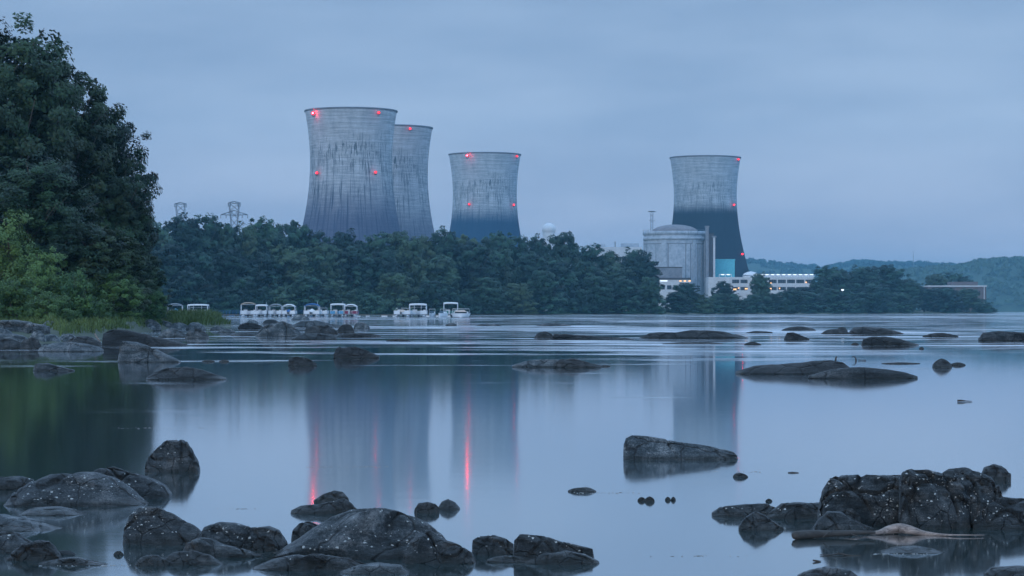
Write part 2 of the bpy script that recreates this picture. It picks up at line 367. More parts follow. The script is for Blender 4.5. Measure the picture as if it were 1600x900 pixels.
def hills():
    rng = np.random.default_rng(5)
    def ridge(name, d, prof, depth, blobs, r0):
        xs = np.arange(prof[0][0], prof[-1][0], 12.0); rows = np.linspace(0, 1, 14)
        V = []
        for px in xs:
            top = np.interp(px, [p[0] for p in prof], [p[1] for p in prof])
            H = max(2, zof(top, d + depth * .5) - 5)
            for t in rows:
                h = H * math.sin(math.pi * min(.999, t)) ** .8
                p = at(px, d + t * depth); V.append((p.x, p.y, h + 3 * noise.noise((px * .02, t * 6, d)) - .5))
        nr = len(rows)
        Fc = [(i * nr + j, (i + 1) * nr + j, (i + 1) * nr + j + 1, i * nr + j + 1) for i in range(len(xs) - 1) for j in range(nr - 1)]
        tag(obj('hills', np_mesh('hills', V, Fc, True), M['hill']), kind='structure')
        # wooded cover: leaf clumps all over the visible slope
        n = blobs
        px = rng.uniform(prof[0][0], prof[-1][0], n); t = rng.uniform(0.01, .62, n)
        t[: n // 3] = rng.uniform(.38, .56, n // 3)
        cen = []; 
        for a_, t_ in zip(px, t):
            top = np.interp(a_, [p[0] for p in prof], [p[1] for p in prof]); H = max(2, zof(top, d + depth * .5) - 5)
            p = at(a_, d + t_ * depth); cen.append((p.x, p.y, H * math.sin(math.pi * t_) ** .8 + 1))
        cen = np.array(cen); rad = rng.uniform(.55, 1.25, n) * r0
        k = 34
        u = rng.normal(size=(n, k, 3)); u /= np.linalg.norm(u, axis=2, keepdims=True); u[..., 2] = np.abs(u[..., 2]) * 1.05 - .25
        c = (cen[:, None, :] + u * rad[:, None, None]).reshape(-1, 3)
        nr_ = u.reshape(-1, 3) + rng.normal(size=(n * k, 3)) * .35
        V, Fc, T = leaf_arrays(c, nr_, np.repeat(rad, k) * .42, rng, np.clip(np.repeat(rng.uniform(.1, .8, n), k) + rng.uniform(-.1, .1, n * k), 0, 1))
        tag(obj('forest', np_mesh('forest', V, Fc, False, T), M['leaf_far']), kind='stuff')
    ridge('a', 3300, [(1290, 470), (1330, 445), (1380, 425), (1430, 420), (1475, 415), (1500, 415), (1530, 406), (1570, 404), (1620, 402), (1750, 408), (1950, 425)], 700, 1500, 6.5)
    ridge('b', 4600, [(880, 440), (1000, 425), (1120, 408), (1175, 405), (1215, 411), (1250, 414), (1300, 416), (1335, 407), (1380, 410), (1440, 410), (1500, 414), (1600, 412), (1750, 410)], 800, 1300, 8)

# ---------------------------------------------------------------- foliage
def leaf_arrays(c, nrm, size, rng, tint, aspect=.62):
    n = len(c)
    nrm = nrm / (np.linalg.norm(nrm, axis=1, keepdims=True) + 1e-9)
    r = rng.normal(size=(n, 3)); t = np.cross(nrm, r); t /= (np.linalg.norm(t, axis=1, keepdims=True) + 1e-9); b = np.cross(nrm, t)
    s = size[:, None]
    fold = nrm * s * .22
    v = np.stack([c - t * s, c + b * s * aspect - fold, c + t * s, c - b * s * aspect - fold], axis=1).reshape(-1, 3)
    f = np.arange(4 * n).reshape(n, 4)
    return v, f, tint

def make_tree_mesh(seed, H, W, nclump, per, leaf, low=.12, lobes=7, rcl=(.09, .17), shape=1.0, droop=0.):
    """returns crown mesh + trunk MB; crown fills the volume of several lobes carried by limbs"""
    rng = np.random.default_rng(seed); rd = random.Random(seed)
    tr = MB(); z0 = H * low
    lob = []
    for i in range(lobes):
        a = 2.4 * i + rd.uniform(-.5, .5); t = (i + .5) / lobes
        zz = z0 + (H - z0) * (.18 + .66 * t) + rd.uniform(-.04, .04) * H
        rr = W * .5 * (math.sin(math.pi * (.18 + .72 * t)) ** .7) * rd.uniform(.35, .62)
        if i == lobes - 1: rr *= .3
        lr = W * rd.uniform(.28, .42) * (1.1 - .4 * t)
        lob.append((math.cos(a) * rr, math.sin(a) * rr, zz, lr))
    top = max(lob, key=lambda q: q[2])
    # trunk and limbs
    pts = [(0, 0, -.3), (rd.uniform(-.2, .2), rd.uniform(-.2, .2), H * .2), (rd.uniform(-.4, .4), rd.uniform(-.4, .4), H * .45), (top[0] * .6, top[1] * .6, H * .72), (top[0], top[1], H * .9)]
    tr.tube(pts, [H * .022, H * .017, H * .012, H * .007, H * .002], 8)
    for (x, y, z, r_) in lob:
        b0 = Vector((0, 0, max(H * .1, z - H * .3 - abs(x) * .3)))
        tr.tube([b0, (x * .45, y * .45, b0.z + (z - b0.z) * .45), (x, y, z)], [H * .009, H * .006, H * .002], 6)
        for _ in range(3):
            v = Vector((rd.uniform(-1, 1), rd.uniform(-1, 1), rd.uniform(-.2, 1))).normalized() * r_ * .95
            tr.tube([(x * .6, y * .6, z - r_ * .5), (x + v.x, y + v.y, z + v.z)], [H * .004, H * .001], 5)
    # clumps over lobe surfaces
    li = rng.integers(0, len(lob), nclump); lob = np.array(lob)
    u = rng.normal(size=(nclump, 3)); u /= np.linalg.norm(u, axis=1, keepdims=True)
    rr = lob[li, 3] * rng.uniform(.55, 1.12, nclump)
    cc = lob[li, :3] + u * rr[:, None] * np.array([1, 1, .95])
    cc[:, 2] -= droop * (1 - u[:, 2]) * .5 * lob[li, 3]
    # skirt of low foliage
    ns = nclump // 8
    a = rng.uniform(0, 2 * math.pi, ns); q = np.sqrt(rng.uniform(0.1, 1, ns)) * W * .42
    cc[:ns] = np.stack([np.cos(a) * q, np.sin(a) * q, z0 + rng.uniform(0, .3, ns) * H], axis=1)
    cr_ = rng.uniform(rcl[0], rcl[1], nclump) * W * .5
    lt = rng.uniform(.15, .75, len(lob)); ct = np.clip(lt[li] + rng.normal(0, .12, nclump), 0, 1)
    m = nclump * per; idx = np.repeat(np.arange(nclump), per)
    d = rng.normal(size=(m, 3)); d /= np.linalg.norm(d, axis=1, keepdims=True)
    rad = rng.uniform(.25, 1.0, m) ** .6
    pos = cc[idx] + d * (cr_[idx] * rad)[:, None] * np.array([1.15, 1.15, .8])
    pos[:, 2] = np.maximum(pos[:, 2], .05 * H * low)
    out = pos - lob[li[idx], :3]; out /= (np.linalg.norm(out, axis=1, keepdims=True) + 1e-6)
    nrm = d * .35 + out * .9 + np.array([0, 0, .4]) + rng.normal(size=(m, 3)) * .3
    sz = leaf * rng.uniform(.6, 1.35, m)
    T = np.clip(ct[idx] + rng.uniform(-.18, .18, m), 0, 1)
    zs = pos[:, 2].max(); 
    V, Fc, T = leaf_arrays(pos, nrm, sz, rng, T)
    return np_mesh('crown', V, Fc, False, T), tr, zs

def proto_tree(name, seed, H, W, lm, bark, **kw):
    me, tr, zs = make_tree_mesh(seed, H, W, **kw)
    root = empty(name); cm = obj('crown', me, lm, root); tr.build('trunk', bark, root)
    root['zs'] = zs; root['ww'] = W
    return root

used_protos = set()
def plant(proto, loc, H, W, label, cat, group, rz=None):
    if proto.name in used_protos: o = copy_tree(proto)
    else: used_protos.add(proto.name); o = proto
    s = H / proto['zs']; o.location = loc; o.scale = (W / proto['ww'], W / proto['ww'], s)
    o.rotation_euler = (0, 0, random.uniform(0, 6.28) if rz is None else rz)
    tag(o, label, cat, group); return o

hills()
far_protos = [
    proto_tree('broadleaf_tree', 11, 26, 14, M['leaf_far'], M['bark'], nclump=420, per=40, leaf=.42, lobes=11, rcl=(.1, .19)),
    proto_tree('broadleaf_tree', 12, 26, 14, M['leaf_far'], M['bark'], nclump=440, per=40, leaf=.42, lobes=12, low=.06, rcl=(.1, .18)),
    proto_tree('broadleaf_tree', 13, 26, 14, M['leaf_far'], M['bark_pale'], nclump=380, per=42, leaf=.42, lobes=10, low=.1, rcl=(.1, .19)),
    proto_tree('willow_tree', 14, 18, 14, M['leaf_far'], M['bark'], nclump=400, per=40, leaf=.38, lobes=9, low=.02, droop=.5, rcl=(.1, .18)),
    proto_tree('broadleaf_tree', 15, 26, 15, M['leaf_far'], M['bark'], nclump=420, per=40, leaf=.42, lobes=16, low=.06, rcl=(.09, .16)),
    proto_tree('waterside_bush', 16, 8, 13, M['leaf_far'], M['bark'], nclump=260, per=40, leaf=.36, lobes=9, low=.0, droop=.4, rcl=(.12,.2)),
]
GW = 'trees of the wood on the far island'
def far_tree(kind, px, top, row, label, wpx):
    d = shore(px) + {'back': 62, 'mid': 34, 'front': 11, 'behind': 190}[row] + random.uniform(-5, 5)
    H = zof(top, d) - .6; W = wpx / F * d * (1.18 if px < 1420 else 1.0)
    if row in ('mid', 'front') and px < 1042: H *= random.uniform(.88, 1.12)
    p = at(px, d, .6)
    plant(far_protos[kind], p, H, W, label, 'bush' if kind == 5 else 'tree', GW if px < 1042 else 'trees along the right part of the island')
B_, Mi, Fr = 'back', 'mid', 'front'
for t in [
 # skyline row
 (0, 243, 342, B_, 'skyline tree at the far left of the wood just clear of the near bank trees', 70),
 (1, 283, 331, B_, 'high skyline tree directly below the smaller left pylon', 72),
 (2, 318, 332, B_, 'high skyline tree in the gap between the two pylons', 66),
 (4, 352, 347, B_, 'lower skyline tree at the left foot of the taller pylon', 54),
 (1, 385, 345, B_, 'lower skyline tree at the right foot of the taller pylon', 56),
 (0, 420, 337, B_, 'bushy skyline tree halfway between the taller pylon and the largest cooling tower', 66),
 (4, 463, 344, B_, 'skyline tree whose top touches the left edge of the largest cooling tower', 56),
 (2, 497, 359, B_, 'skyline tree in front of the left third of the largest cooling tower', 58),
 (1, 540, 356, B_, 'skyline tree in front of the middle of the largest cooling tower', 62),
 (0, 583, 361, B_, 'skyline tree in front of the right third of the largest cooling tower', 60),
 (4, 622, 360, B_, 'skyline tree below the edge where the largest tower overlaps the tower behind it', 58),
 (2, 656, 366, B_, 'skyline tree at the right foot of the half hidden cooling tower', 48),
 (1, 692, 352, B_, 'raised skyline tree at the left foot of the narrower tower with a dark blue base', 52),
 (4, 728, 366, B_, 'low skyline tree in front of the middle of the dark blue tower base', 50),
 (0, 772, 359, B_, 'skyline tree at the right half of the dark blue tower base', 62),
 (2, 808, 366, B_, 'skyline tree just right of the third cooling tower and left of the white dome', 46),
 (1, 838, 364, B_, 'skyline tree touching the left side of the small white dome', 42),
 (4, 880, 361, B_, 'skyline tree touching the right side of the small white dome', 52),
 (0, 918, 379, B_, 'skyline tree at the left end of the low grey roof', 50),
 (2, 950, 390, B_, 'skyline tree in front of the middle of the low grey roof', 46),
 (1, 990, 385, B_, 'last tall skyline tree beside the round containment building', 58),
 # middle row
 (4, 262, 385, Mi, 'middle row tree above the leftmost pair of moored boats', 74),
 (3, 312, 392, Mi, 'middle row tree above the boat partly hidden by the grassy point', 64),
 (1, 357, 378, Mi, 'middle row tree above the empty dock left of the brown canopy boat', 66),
 (2, 408, 388, Mi, 'pale stemmed middle row tree above the brown canopy boat', 60),
 (0, 452, 380, Mi, 'middle row tree above the boat with the bright blue cover', 62),
 (4, 502, 384, Mi, 'middle row tree above the boat with the blue canopy', 64),
 (2, 548, 374, Mi, 'olive tinted middle row tree above the boat with maroon panels', 66),
 (1, 598, 388, Mi, 'middle row tree above the gap between the two boat groups', 62),
 (3, 642, 386, Mi, 'rounded middle row tree above the left boats of the right hand group', 64),
 (0, 690, 384, Mi, 'middle row tree above the boat with the raised white top', 60),
 (4, 738, 388, Mi, 'middle row tree below the dark blue tower just right of the last boat', 62),
 (3, 782, 385, Mi, 'rounded middle row tree below the gap between third tower and white dome', 66),
 (1, 828, 392, Mi, 'middle row tree two crowns below the white dome to the left', 58),
 (0, 868, 390, Mi, 'middle row tree straight below the white dome', 60),
 (2, 912, 402, Mi, 'middle row tree below the left end of the low grey roof', 56),
 (4, 958, 405, Mi, 'middle row tree below the right end of the low grey roof', 60),
 (1, 1008, 402, Mi, 'middle row tree leaning against the left edge of the containment building', 46),
 # front row
 (3, 250, 432, Fr, 'waterside tree at the left end behind the near bank shrubs', 62),
 (3, 298, 428, Fr, 'waterside tree right behind the boat half hidden by grass', 60),
 (5, 345, 446, Fr, 'low waterside tree behind the empty blue railed dock', 56),
 (3, 388, 432, Fr, 'waterside tree right behind the brown canopy boat', 58),
 (5, 432, 440, Fr, 'low waterside tree right behind the bright blue covered boat', 56),
 (3, 480, 430, Fr, 'waterside tree right behind the blue canopy boat', 60),
 (3, 528, 438, Fr, 'waterside tree right behind the maroon sided boat', 58),
 (5, 575, 444, Fr, 'low waterside tree behind the bare floating dock end', 58),
 (3, 620, 430, Fr, 'waterside tree behind the boat with the cream cover', 58),
 (3, 668, 436, Fr, 'waterside tree behind the small open white boat', 56),
 (5, 712, 440, Fr, 'low waterside tree behind the last boat of the right group', 56),
 (3, 756, 428, Fr, 'waterside tree on the open shore, first one right of the boats', 58),
 (3, 802, 436, Fr, 'waterside tree on the open shore, second one right of the boats', 56),
 (3, 848, 420, Fr, 'tall rounded waterside tree on the shore below the white dome', 66),
 (5, 896, 440, Fr, 'low waterside tree on the shore below the left end of the grey roof', 56),
 (3, 930, 430, Fr, 'waterside tree on the shore below the middle of the grey roof', 54),
 (3, 972, 438, Fr, 'waterside tree on the shore left of the last big tree of the wood', 54),
 (3, 1012, 432, Fr, 'last waterside tree of the big wood before the containment building', 46),
 # right part
 (5, 1110, 461, Fr, 'low waterside bush between the containment building and the teal building', 36),
 (3, 1142, 458, Fr, 'waterside tree below the left end of the dark window bands', 40),
 (3, 1176, 460, Fr, 'waterside bush touching the left side of the single upright oval tree', 34),
 (3, 1210, 459, Fr, 'waterside tree directly right of the single upright oval tree', 38),
 (4, 1236, 452, Fr, 'waterside tree under the right half of the long building', 40),
 (4, 1072, 441, Mi, 'small tree in front of the base of the containment building', 40),
 (3, 1058, 456, Fr, 'low waterside tree below the left part of the containment building', 38),
 (5, 1092, 458, Fr, 'low waterside bush below the right edge of the containment building', 40),
 (2, 1130, 438, Mi, 'thin topped tree in front of the teal building', 34),
 (3, 1125, 458, Fr, 'waterside tree below the teal building', 42),
 (5, 1160, 464, Fr, 'low waterside bush below the dark window bands of the long building', 36),
 (1, 1188, 424, Mi, 'single upright oval tree in front of the middle of the long building', 32),
 (3, 1193, 462, Fr, 'waterside bush at the foot of the single upright oval tree', 36),
 (5, 1224, 464, Fr, 'low waterside bush below the right window bands of the long building', 38),
 (4, 1252, 448, Mi, 'tree covering the right end of the long building', 44),
 (2, 1277, 432, B_, 'sparse topped tree with sky showing through at the right end of the long building', 32),
 (0, 1302, 414, B_, 'tall dark round tree, left of the two highest on the right part of the island', 58),
 (1, 1345, 413, B_, 'tall dark round tree, highest of the right part of the island', 62),
 (4, 1385, 413, B_, 'tall dark round tree right beside the highest one on the right of the island', 56),
 (3, 1262, 455, Fr, 'waterside tree at the right end of the long building', 46),
 (3, 1298, 450, Fr, 'waterside tree below the left one of the tall dark round trees', 50),
 (5, 1328, 458, Fr, 'low waterside bush by the small white lamp on the shore', 42),
 (3, 1362, 444, Fr, 'pale waterside tree below the highest tree on the right of the island', 58),
 (1, 1418, 434, Mi, 'middle height tree between the tall round trees and the brick building', 46),
 (3, 1405, 456, Fr, 'waterside tree left of the brick building', 44),
 (4, 1444, 449, Mi, 'waterside tree hiding the left corner of the brick building', 48),
 (4, 1462, 427, 'behind', 'tree rising behind the left half of the brick building', 40),
 (0, 1495, 424, 'behind', 'flat topped tree rising behind the right half of the brick building', 50),
 (3, 1478, 448, Fr, 'waterside tree in front of the brick building', 56),
 (1, 1510, 449, Fr, 'rounded waterside tree hiding the right corner of the brick building', 46),
 (5, 1534, 466, Fr, 'low bush sloping to the water near the tip of the island', 34),
 (5, 1548, 478, Fr, 'smallest bush at the very tip of the island', 20),
]: far_tree(*t)

near_protos = [
    proto_tree('maple_tree', 31, 22, 14, M['leaf_near'], M['bark'], nclump=900, per=90, leaf=.175, lobes=22, low=.04, rcl=(.08, .15)),
    proto_tree('maple_tree', 32, 20, 12, M['leaf_near'], M['bark'], nclump=850, per=90, leaf=.175, lobes=20, low=.04, rcl=(.08, .15)),
]
bush_protos = [
    proto_tree('willow_shrub', 41, 6, 5, M['leaf_bush'], M['bark'], nclump=220, per=60, leaf=.085, lobes=7, low=.0, rcl=(.1, .2)),
    proto_tree('willow_shrub', 42, 4, 5, M['leaf_bush'], M['bark'], nclump=200, per=60, leaf=.085, lobes=6, low=.0, rcl=(.1, .2)),
]
GN = 'trees on the near left bank'
def near(proto, px, top, d, wpx, label, cat='tree', group=GN):
    z = .45; plant(proto, at(px, d, z), zof(top, d) - z, wpx / F * d, label, cat, group)
near(near_protos[0], -24, 2, 165, 290, 'tallest dark maple at the left edge of the photo, its top above the others')
near(near_protos[1], 78, 76, 172, 226, 'dark maple whose crown steps down just right of the tallest one')
near(near_protos[0], 150, 146, 178, 182, 'dark maple with the outermost crown leaning over the river')
near(near_protos[1], 188, 262, 170, 120, 'shorter maple under the outermost crown, reaching over the rocks')
near(near_protos[1], 208, 385, 166, 98, 'low spreading tree at the right tip of the near bank above the boats')
near(near_protos[0], 60, 235, 150, 230, 'broad dark maple standing in front of the taller ones at the left edge')
near(near_protos[1], 148, 350, 150, 150, 'low dark tree filling the shade between the shrubs and the river point')
near(near_protos[0], -170, 20, 185, 300, 'large maple mostly outside the left edge of the photo')
GB = 'bright green shrubs along the near left bank'
near(bush_protos[0], 10, 322, 132, 130, 'tallest bright green shrub at the left edge of the photo', 'shrub', GB)
near(bush_protos[0], 62, 378, 130, 96, 'bright green shrub stepping down right of the tallest shrub', 'shrub', GB)
near(bush_protos[1], 116, 418, 128, 92, 'bright green shrub in the middle of the row with pale leaf tips', 'shrub', GB)
near(bush_protos[1], 24, 430, 122, 100, 'low bright green shrub in front of the tallest shrub above the pale boulder', 'shrub', GB)
near(bush_protos[1], 78, 455, 120, 80, 'lowest bright shrub directly behind the tall grass', 'shrub', GB)
near(bush_protos[0], 180, 425, 148, 90, 'dull green shrub below the shaded trees behind the black slab', 'shrub', GB)
near(bush_protos[1], 232, 448, 158, 60, 'small shrub at the right end of the row, leaves reaching towards the boats', 'shrub', GB)
near(bush_protos[1], 150, 462, 134, 70, 'small leafy shrub above the black rock slab', 'shrub', GB)
near(bush_protos[0], -70, 340, 138, 130, 'large shrub outside the left edge of the photo', 'shrub', GB)

def grass():
    rng = np.random.default_rng(9)
    P = []; Hh = []
    n = 42000
    for _ in range(n):
        px = rng.uniform(-60, 262); d = rng.uniform(84, 175) ; z = bank_z(px, d)
        if z < .18 + rng.uniform(0, .16): continue
        if px < 92 and d < 102 + 4 * noise.noise((px * .05, 0, 9)): continue
        if noise.noise((px * .045, d * .09, 3)) < -.25: continue
        p = at(px, d, z - .03); P.append(p); Hh.append(rng.uniform(.14, .42) * (1 + .9 * noise.noise((px * .07, d * .13, 12))))
    for _ in range(9000):     # tuft on the rocky point
        px = rng.uniform(262, 376); d = rng.uniform(168, 212); z = bank_z(px, d)
        if z < .12: continue
        P.append(at(px, d, z - .03)); Hh.append(rng.uniform(.25, .65) * (1.5 if px < 345 else .8) )
    P = np.array(P); Hh = np.array(Hh); n = len(P)
    a = rng.uniform(0, 2 * math.pi, n); wv = np.stack([np.cos(a), np.sin(a), np.zeros(n)], 1) * (.018 + .012 * rng.random(n))[:, None]
    lean = rng.normal(size=(n, 3)) * .16; lean[:, 2] = 0
    mid = P + np.stack([np.zeros(n), np.zeros(n), Hh * .6], 1) + lean * Hh[:, None] * .6
    tip = P + np.stack([np.zeros(n), np.zeros(n), Hh], 1) + lean * Hh[:, None] * 2.2
    V = np.stack([P - wv, P + wv, mid + wv * .8, mid - wv * .8, tip], 1).reshape(-1, 3)
    b = (np.arange(n) * 5)[:, None]
    Fc = np.concatenate([b + np.array([[0, 1, 2, 3]]), b + np.array([[3, 2, 4, 4]])])
    q = Fc[:n]; tri = b + np.array([[3, 2, 4]])
    me = bpy.data.meshes.new('grass'); me.from_pydata(V.tolist(), [], q.tolist() + tri.tolist())
    t = rng.uniform(.1, .9, n); at_ = me.attributes.new('tint', 'FLOAT', 'FACE'); at_.data.foreach_set('value', np.concatenate([t, t]).astype(np.float32))
    tag(obj('grass', me, M['grass']), kind='stuff')
grass()

# ---------------------------------------------------------------- cooling towers
THR, TB, TZ, TTOP = 24.15, 59.4, 88.9, 119.3
def tower_r(z): return THR * math.sqrt(1 + ((z - TZ) / TB) ** 2)
def tower_mat(name, stain_z, stain_w, stain_amt, stain_col, streak, tint):
    m = mat(name, (.4, .4, .4), .9, spec=.2); n = m.node_tree.nodes; l = m.node_tree.links; b = n['Principled BSDF']
    t = n.new('ShaderNodeTexCoord'); s = n.new('ShaderNodeSeparateXYZ'); l.new(t.outputs['Object'], s.inputs[0])
    ang = n.new('ShaderNodeMath'); ang.operation = 'ARCTAN2'; l.new(s.outputs[0], ang.inputs[0]); l.new(math_node(n, l, 'MULTIPLY', s.outputs[1], -1.0), ang.inputs[1])
    def nz_(sa, sz, det=4, rough=.6, off=0):
        cv = n.new('ShaderNodeCombineXYZ'); l.new(math_node(n, l, 'MULTIPLY', ang.outputs[0], sa), cv.inputs[0]); l.new(math_node(n, l, 'MULTIPLY', s.outputs[2], sz), cv.inputs[1]); cv.inputs[2].default_value = off
        q = n.new('ShaderNodeTexNoise'); q.inputs['Scale'].default_value = 1; q.inputs['Detail'].default_value = det; q.inputs['Roughness'].default_value = rough
        l.new(cv.outputs[0], q.inputs['Vector']); return q.outputs['Fac']
    base = nz_(7, .09, 6, .7, 1)
    r = n.new('ShaderNodeValToRGB'); r.color_ramp.elements[0].position = .3; r.color_ramp.elements[1].position = .7
    r.color_ramp.elements[0].color = (.33 * tint[0], .36 * tint[1], .40 * tint[2], 1); r.color_ramp.elements[1].color = (.52 * tint[0], .55 * tint[1], .58 * tint[2], 1); l.new(base, r.inputs[0])
    # horizontal lift lines
    lift = nz_(1.2, 1.1, 3, .8, 5); lm = n.new('ShaderNodeMapRange'); lm.inputs[1].default_value = .42; lm.inputs[2].default_value = .6; lm.inputs[3].default_value = .74; lm.inputs[4].default_value = 1.14; l.new(lift, lm.inputs[0])
    # dark vertical streaks, mostly in the middle of the shell
    def streaks(sa, sz, lo, hi, off, z0, z1, z2, z3):
        q = nz_(sa, sz, 3, .7, off); mr = n.new('ShaderNodeMapRange'); mr.inputs[1].default_value = lo; mr.inputs[2].default_value = hi; l.new(q, mr.inputs[0])
        a_ = n.new('ShaderNodeMapRange'); a_.inputs[1].default_value = z0; a_.inputs[2].default_value = z1; l.new(s.outputs[2], a_.inputs[0])
        c_ = n.new('ShaderNodeMapRange'); c_.inputs[1].default_value = z2; c_.inputs[2].default_value = z3; c_.inputs[3].default_value = 1; c_.inputs[4].default_value = 0; l.new(s.outputs[2], c_.inputs[0])
        return math_node(n, l, 'MULTIPLY', math_node(n, l, 'MULTIPLY', mr.outputs[0], a_.outputs[0]), c_.outputs[0])
    k1 = streaks(40, .10, .53, .62, 9, 64, 76, 98, 108); k2 = streaks(60, .05, .53, .63, 13, 40, 55, 88, 98); k3 = streaks(16, .012, .57, .63, 17, 0, 10, 80, 92)
    pat = nz_(3.2, .035, 3, .6, 33); pmr = n.new('ShaderNodeMapRange'); pmr.inputs[1].default_value = .46; pmr.inputs[2].default_value = .58; l.new(pat, pmr.inputs[0])
    k1 = math_node(n, l, 'MULTIPLY', k1, pmr.outputs[0]); k2 = math_node(n, l, 'MULTIPLY', k2, math_node(n, l, 'ADD', pmr.outputs[0], .25, True))
    ks = math_node(n, l, 'MULTIPLY', math_node(n, l, 'ADD', math_node(n, l, 'ADD', k1, k2), math_node(n, l, 'MULTIPLY', k3, .6)), streak * 1.6, True)
    # stained lower shell with a ragged upper edge
    hh = math_node(n, l, 'ADD', s.outputs[2], math_node(n, l, 'MULTIPLY', math_node(n, l, 'SUBTRACT', nz_(14, .04, 5, .7, 21), .5), 8.0))
    sm = n.new('ShaderNodeMapRange'); sm.interpolation_type = 'SMOOTHSTEP'; sm.inputs[1].default_value = stain_z - stain_w; sm.inputs[2].default_value = stain_z; sm.inputs[3].default_value = stain_amt; sm.inputs[4].default_value = 0; l.new(hh, sm.inputs[0])
    m1 = n.new('ShaderNodeMix'); m1.data_type = 'RGBA'; m1.blend_type = 'MULTIPLY'; m1.inputs[0].default_value = 1; l.new(r.outputs[0], m1.inputs[6])
    lv = n.new('ShaderNodeCombineXYZ')
    for i in range(3): l.new(lm.outputs[0], lv.inputs[i])
    l.new(lv.outputs[0], m1.inputs[7])
    m2 = n.new('ShaderNodeMix'); m2.data_type = 'RGBA'; l.new(ks, m2.inputs[0]); l.new(m1.outputs[2], m2.inputs[6]); m2.inputs[7].default_value = (.05, .07, .09, 1)
    m3 = n.new('ShaderNodeMix'); m3.data_type = 'RGBA'; l.new(sm.outputs[0], m3.inputs[0]); l.new(m2.outputs[2], m3.inputs[6]); m3.inputs[7].default_value = (*stain_col, 1)
    l.new(m3.outputs[2], b.inputs['Base Color'])
    return m
M['lampred'] = emit('red_beacon', (1, .011, .02), 115)
M['lampred_dim'] = emit('red_beacon_dim', (1, .012, .02), 16)
M['lamp_halo'] = emit('beacon_halo', (1, .02, .035), 1.1)  # dim red glow standing in for the bloom around each bulb
M['rim'] = grainy('tower_rim', (.12, .13, .16), (.2, .21, .24), .3, .9, 0)

def cooling_tower(px, d, material, lights, label):
    c = at(px, d, 0)
    root = empty('cooling_tower', c)
    prof = [(tower_r(z), z) for z in np.linspace(8, TTOP, 56)] + [(tower_r(z) - .8, z) for z in np.linspace(TTOP, 8, 30)]
    MB().lathe(prof, 128, closed=True).build('shell', material, root)
    rt = tower_r(TTOP)
    MB().lathe([(rt + .05, TTOP - .5), (rt + .4, TTOP - .5), (rt + .4, TTOP + .3), (rt - .95, TTOP + .3), (rt - .95, TTOP + .02)], 128).build('rim', M['rim'], root)
    rb = tower_r(8)
    lg = MB()
    for k in range(40):
        a = 2 * math.pi * k / 40; b_ = 2 * math.pi * (k + .5) / 40; c_ = 2 * math.pi * (k + 1) / 40
        for a1, a2 in ((a, b_), (c_, b_)):
            lg.tube([((rb + 3) * math.cos(a1), (rb + 3) * math.sin(a1), .8), ((rb - .4) * math.cos(a2), (rb - .4) * math.sin(a2), 8.2)], .5, 5)
    lg.build('leg_lattice', M['concrete_dark'], root)
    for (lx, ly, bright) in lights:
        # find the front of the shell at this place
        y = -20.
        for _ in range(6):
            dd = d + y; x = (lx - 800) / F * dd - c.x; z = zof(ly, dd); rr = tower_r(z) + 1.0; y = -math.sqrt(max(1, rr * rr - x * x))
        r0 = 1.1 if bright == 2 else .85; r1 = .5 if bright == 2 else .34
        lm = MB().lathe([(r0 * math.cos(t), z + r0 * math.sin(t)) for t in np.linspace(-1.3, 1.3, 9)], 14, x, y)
        lo = lm.build('warning_light', M['lamp_halo'], root)  # oversized emissive sphere: the light's halo modelled as a solid around the bulb
        MB().lathe([(r1 * math.cos(t), z + r1 * math.sin(t)) for t in np.linspace(-1.5, 1.5, 9)], 12, x, y - r0 - .1).build('bulb', M['lampred'] if bright == 2 else M['lampred_dim'], lo)
        MB().box(x - .6, x + .6, y + .2, y + 1.6, z - r0 - .5, z - r0 - .1).build('bracket', M['steel_dark'], lo)
    tag(root, label, 'cooling tower', 'cooling towers of the power plant')
mA = tower_mat('tower_concrete_weathered', 84, 34, .88, (.05, .065, .125), 1.0, (1, 1, 1))
mB = tower_mat('tower_concrete_mottled', 78, 34, .8, (.06, .07, .125), .8, (.98, .95, .95))
mC = tower_mat('tower_concrete_blue_base', 82, 16, .97, (.012, .055, .12), .75, (.95, 1, 1.02))
mD = tower_mat('tower_concrete_dark_base', 86, 11, .98, (.010, .022, .04), .55, (.92, .98, 1.0))
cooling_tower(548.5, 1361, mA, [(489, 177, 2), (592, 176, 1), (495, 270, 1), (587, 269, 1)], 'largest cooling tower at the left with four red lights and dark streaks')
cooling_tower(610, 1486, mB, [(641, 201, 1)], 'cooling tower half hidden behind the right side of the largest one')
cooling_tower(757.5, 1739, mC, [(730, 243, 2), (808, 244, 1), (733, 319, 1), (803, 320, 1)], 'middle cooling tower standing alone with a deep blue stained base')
cooling_tower(1102, 1774, mD, [(1154, 249, 1), (1147, 320, 1), (1160, 397, 1)], 'right cooling tower with a blackish lower half behind the containment building')

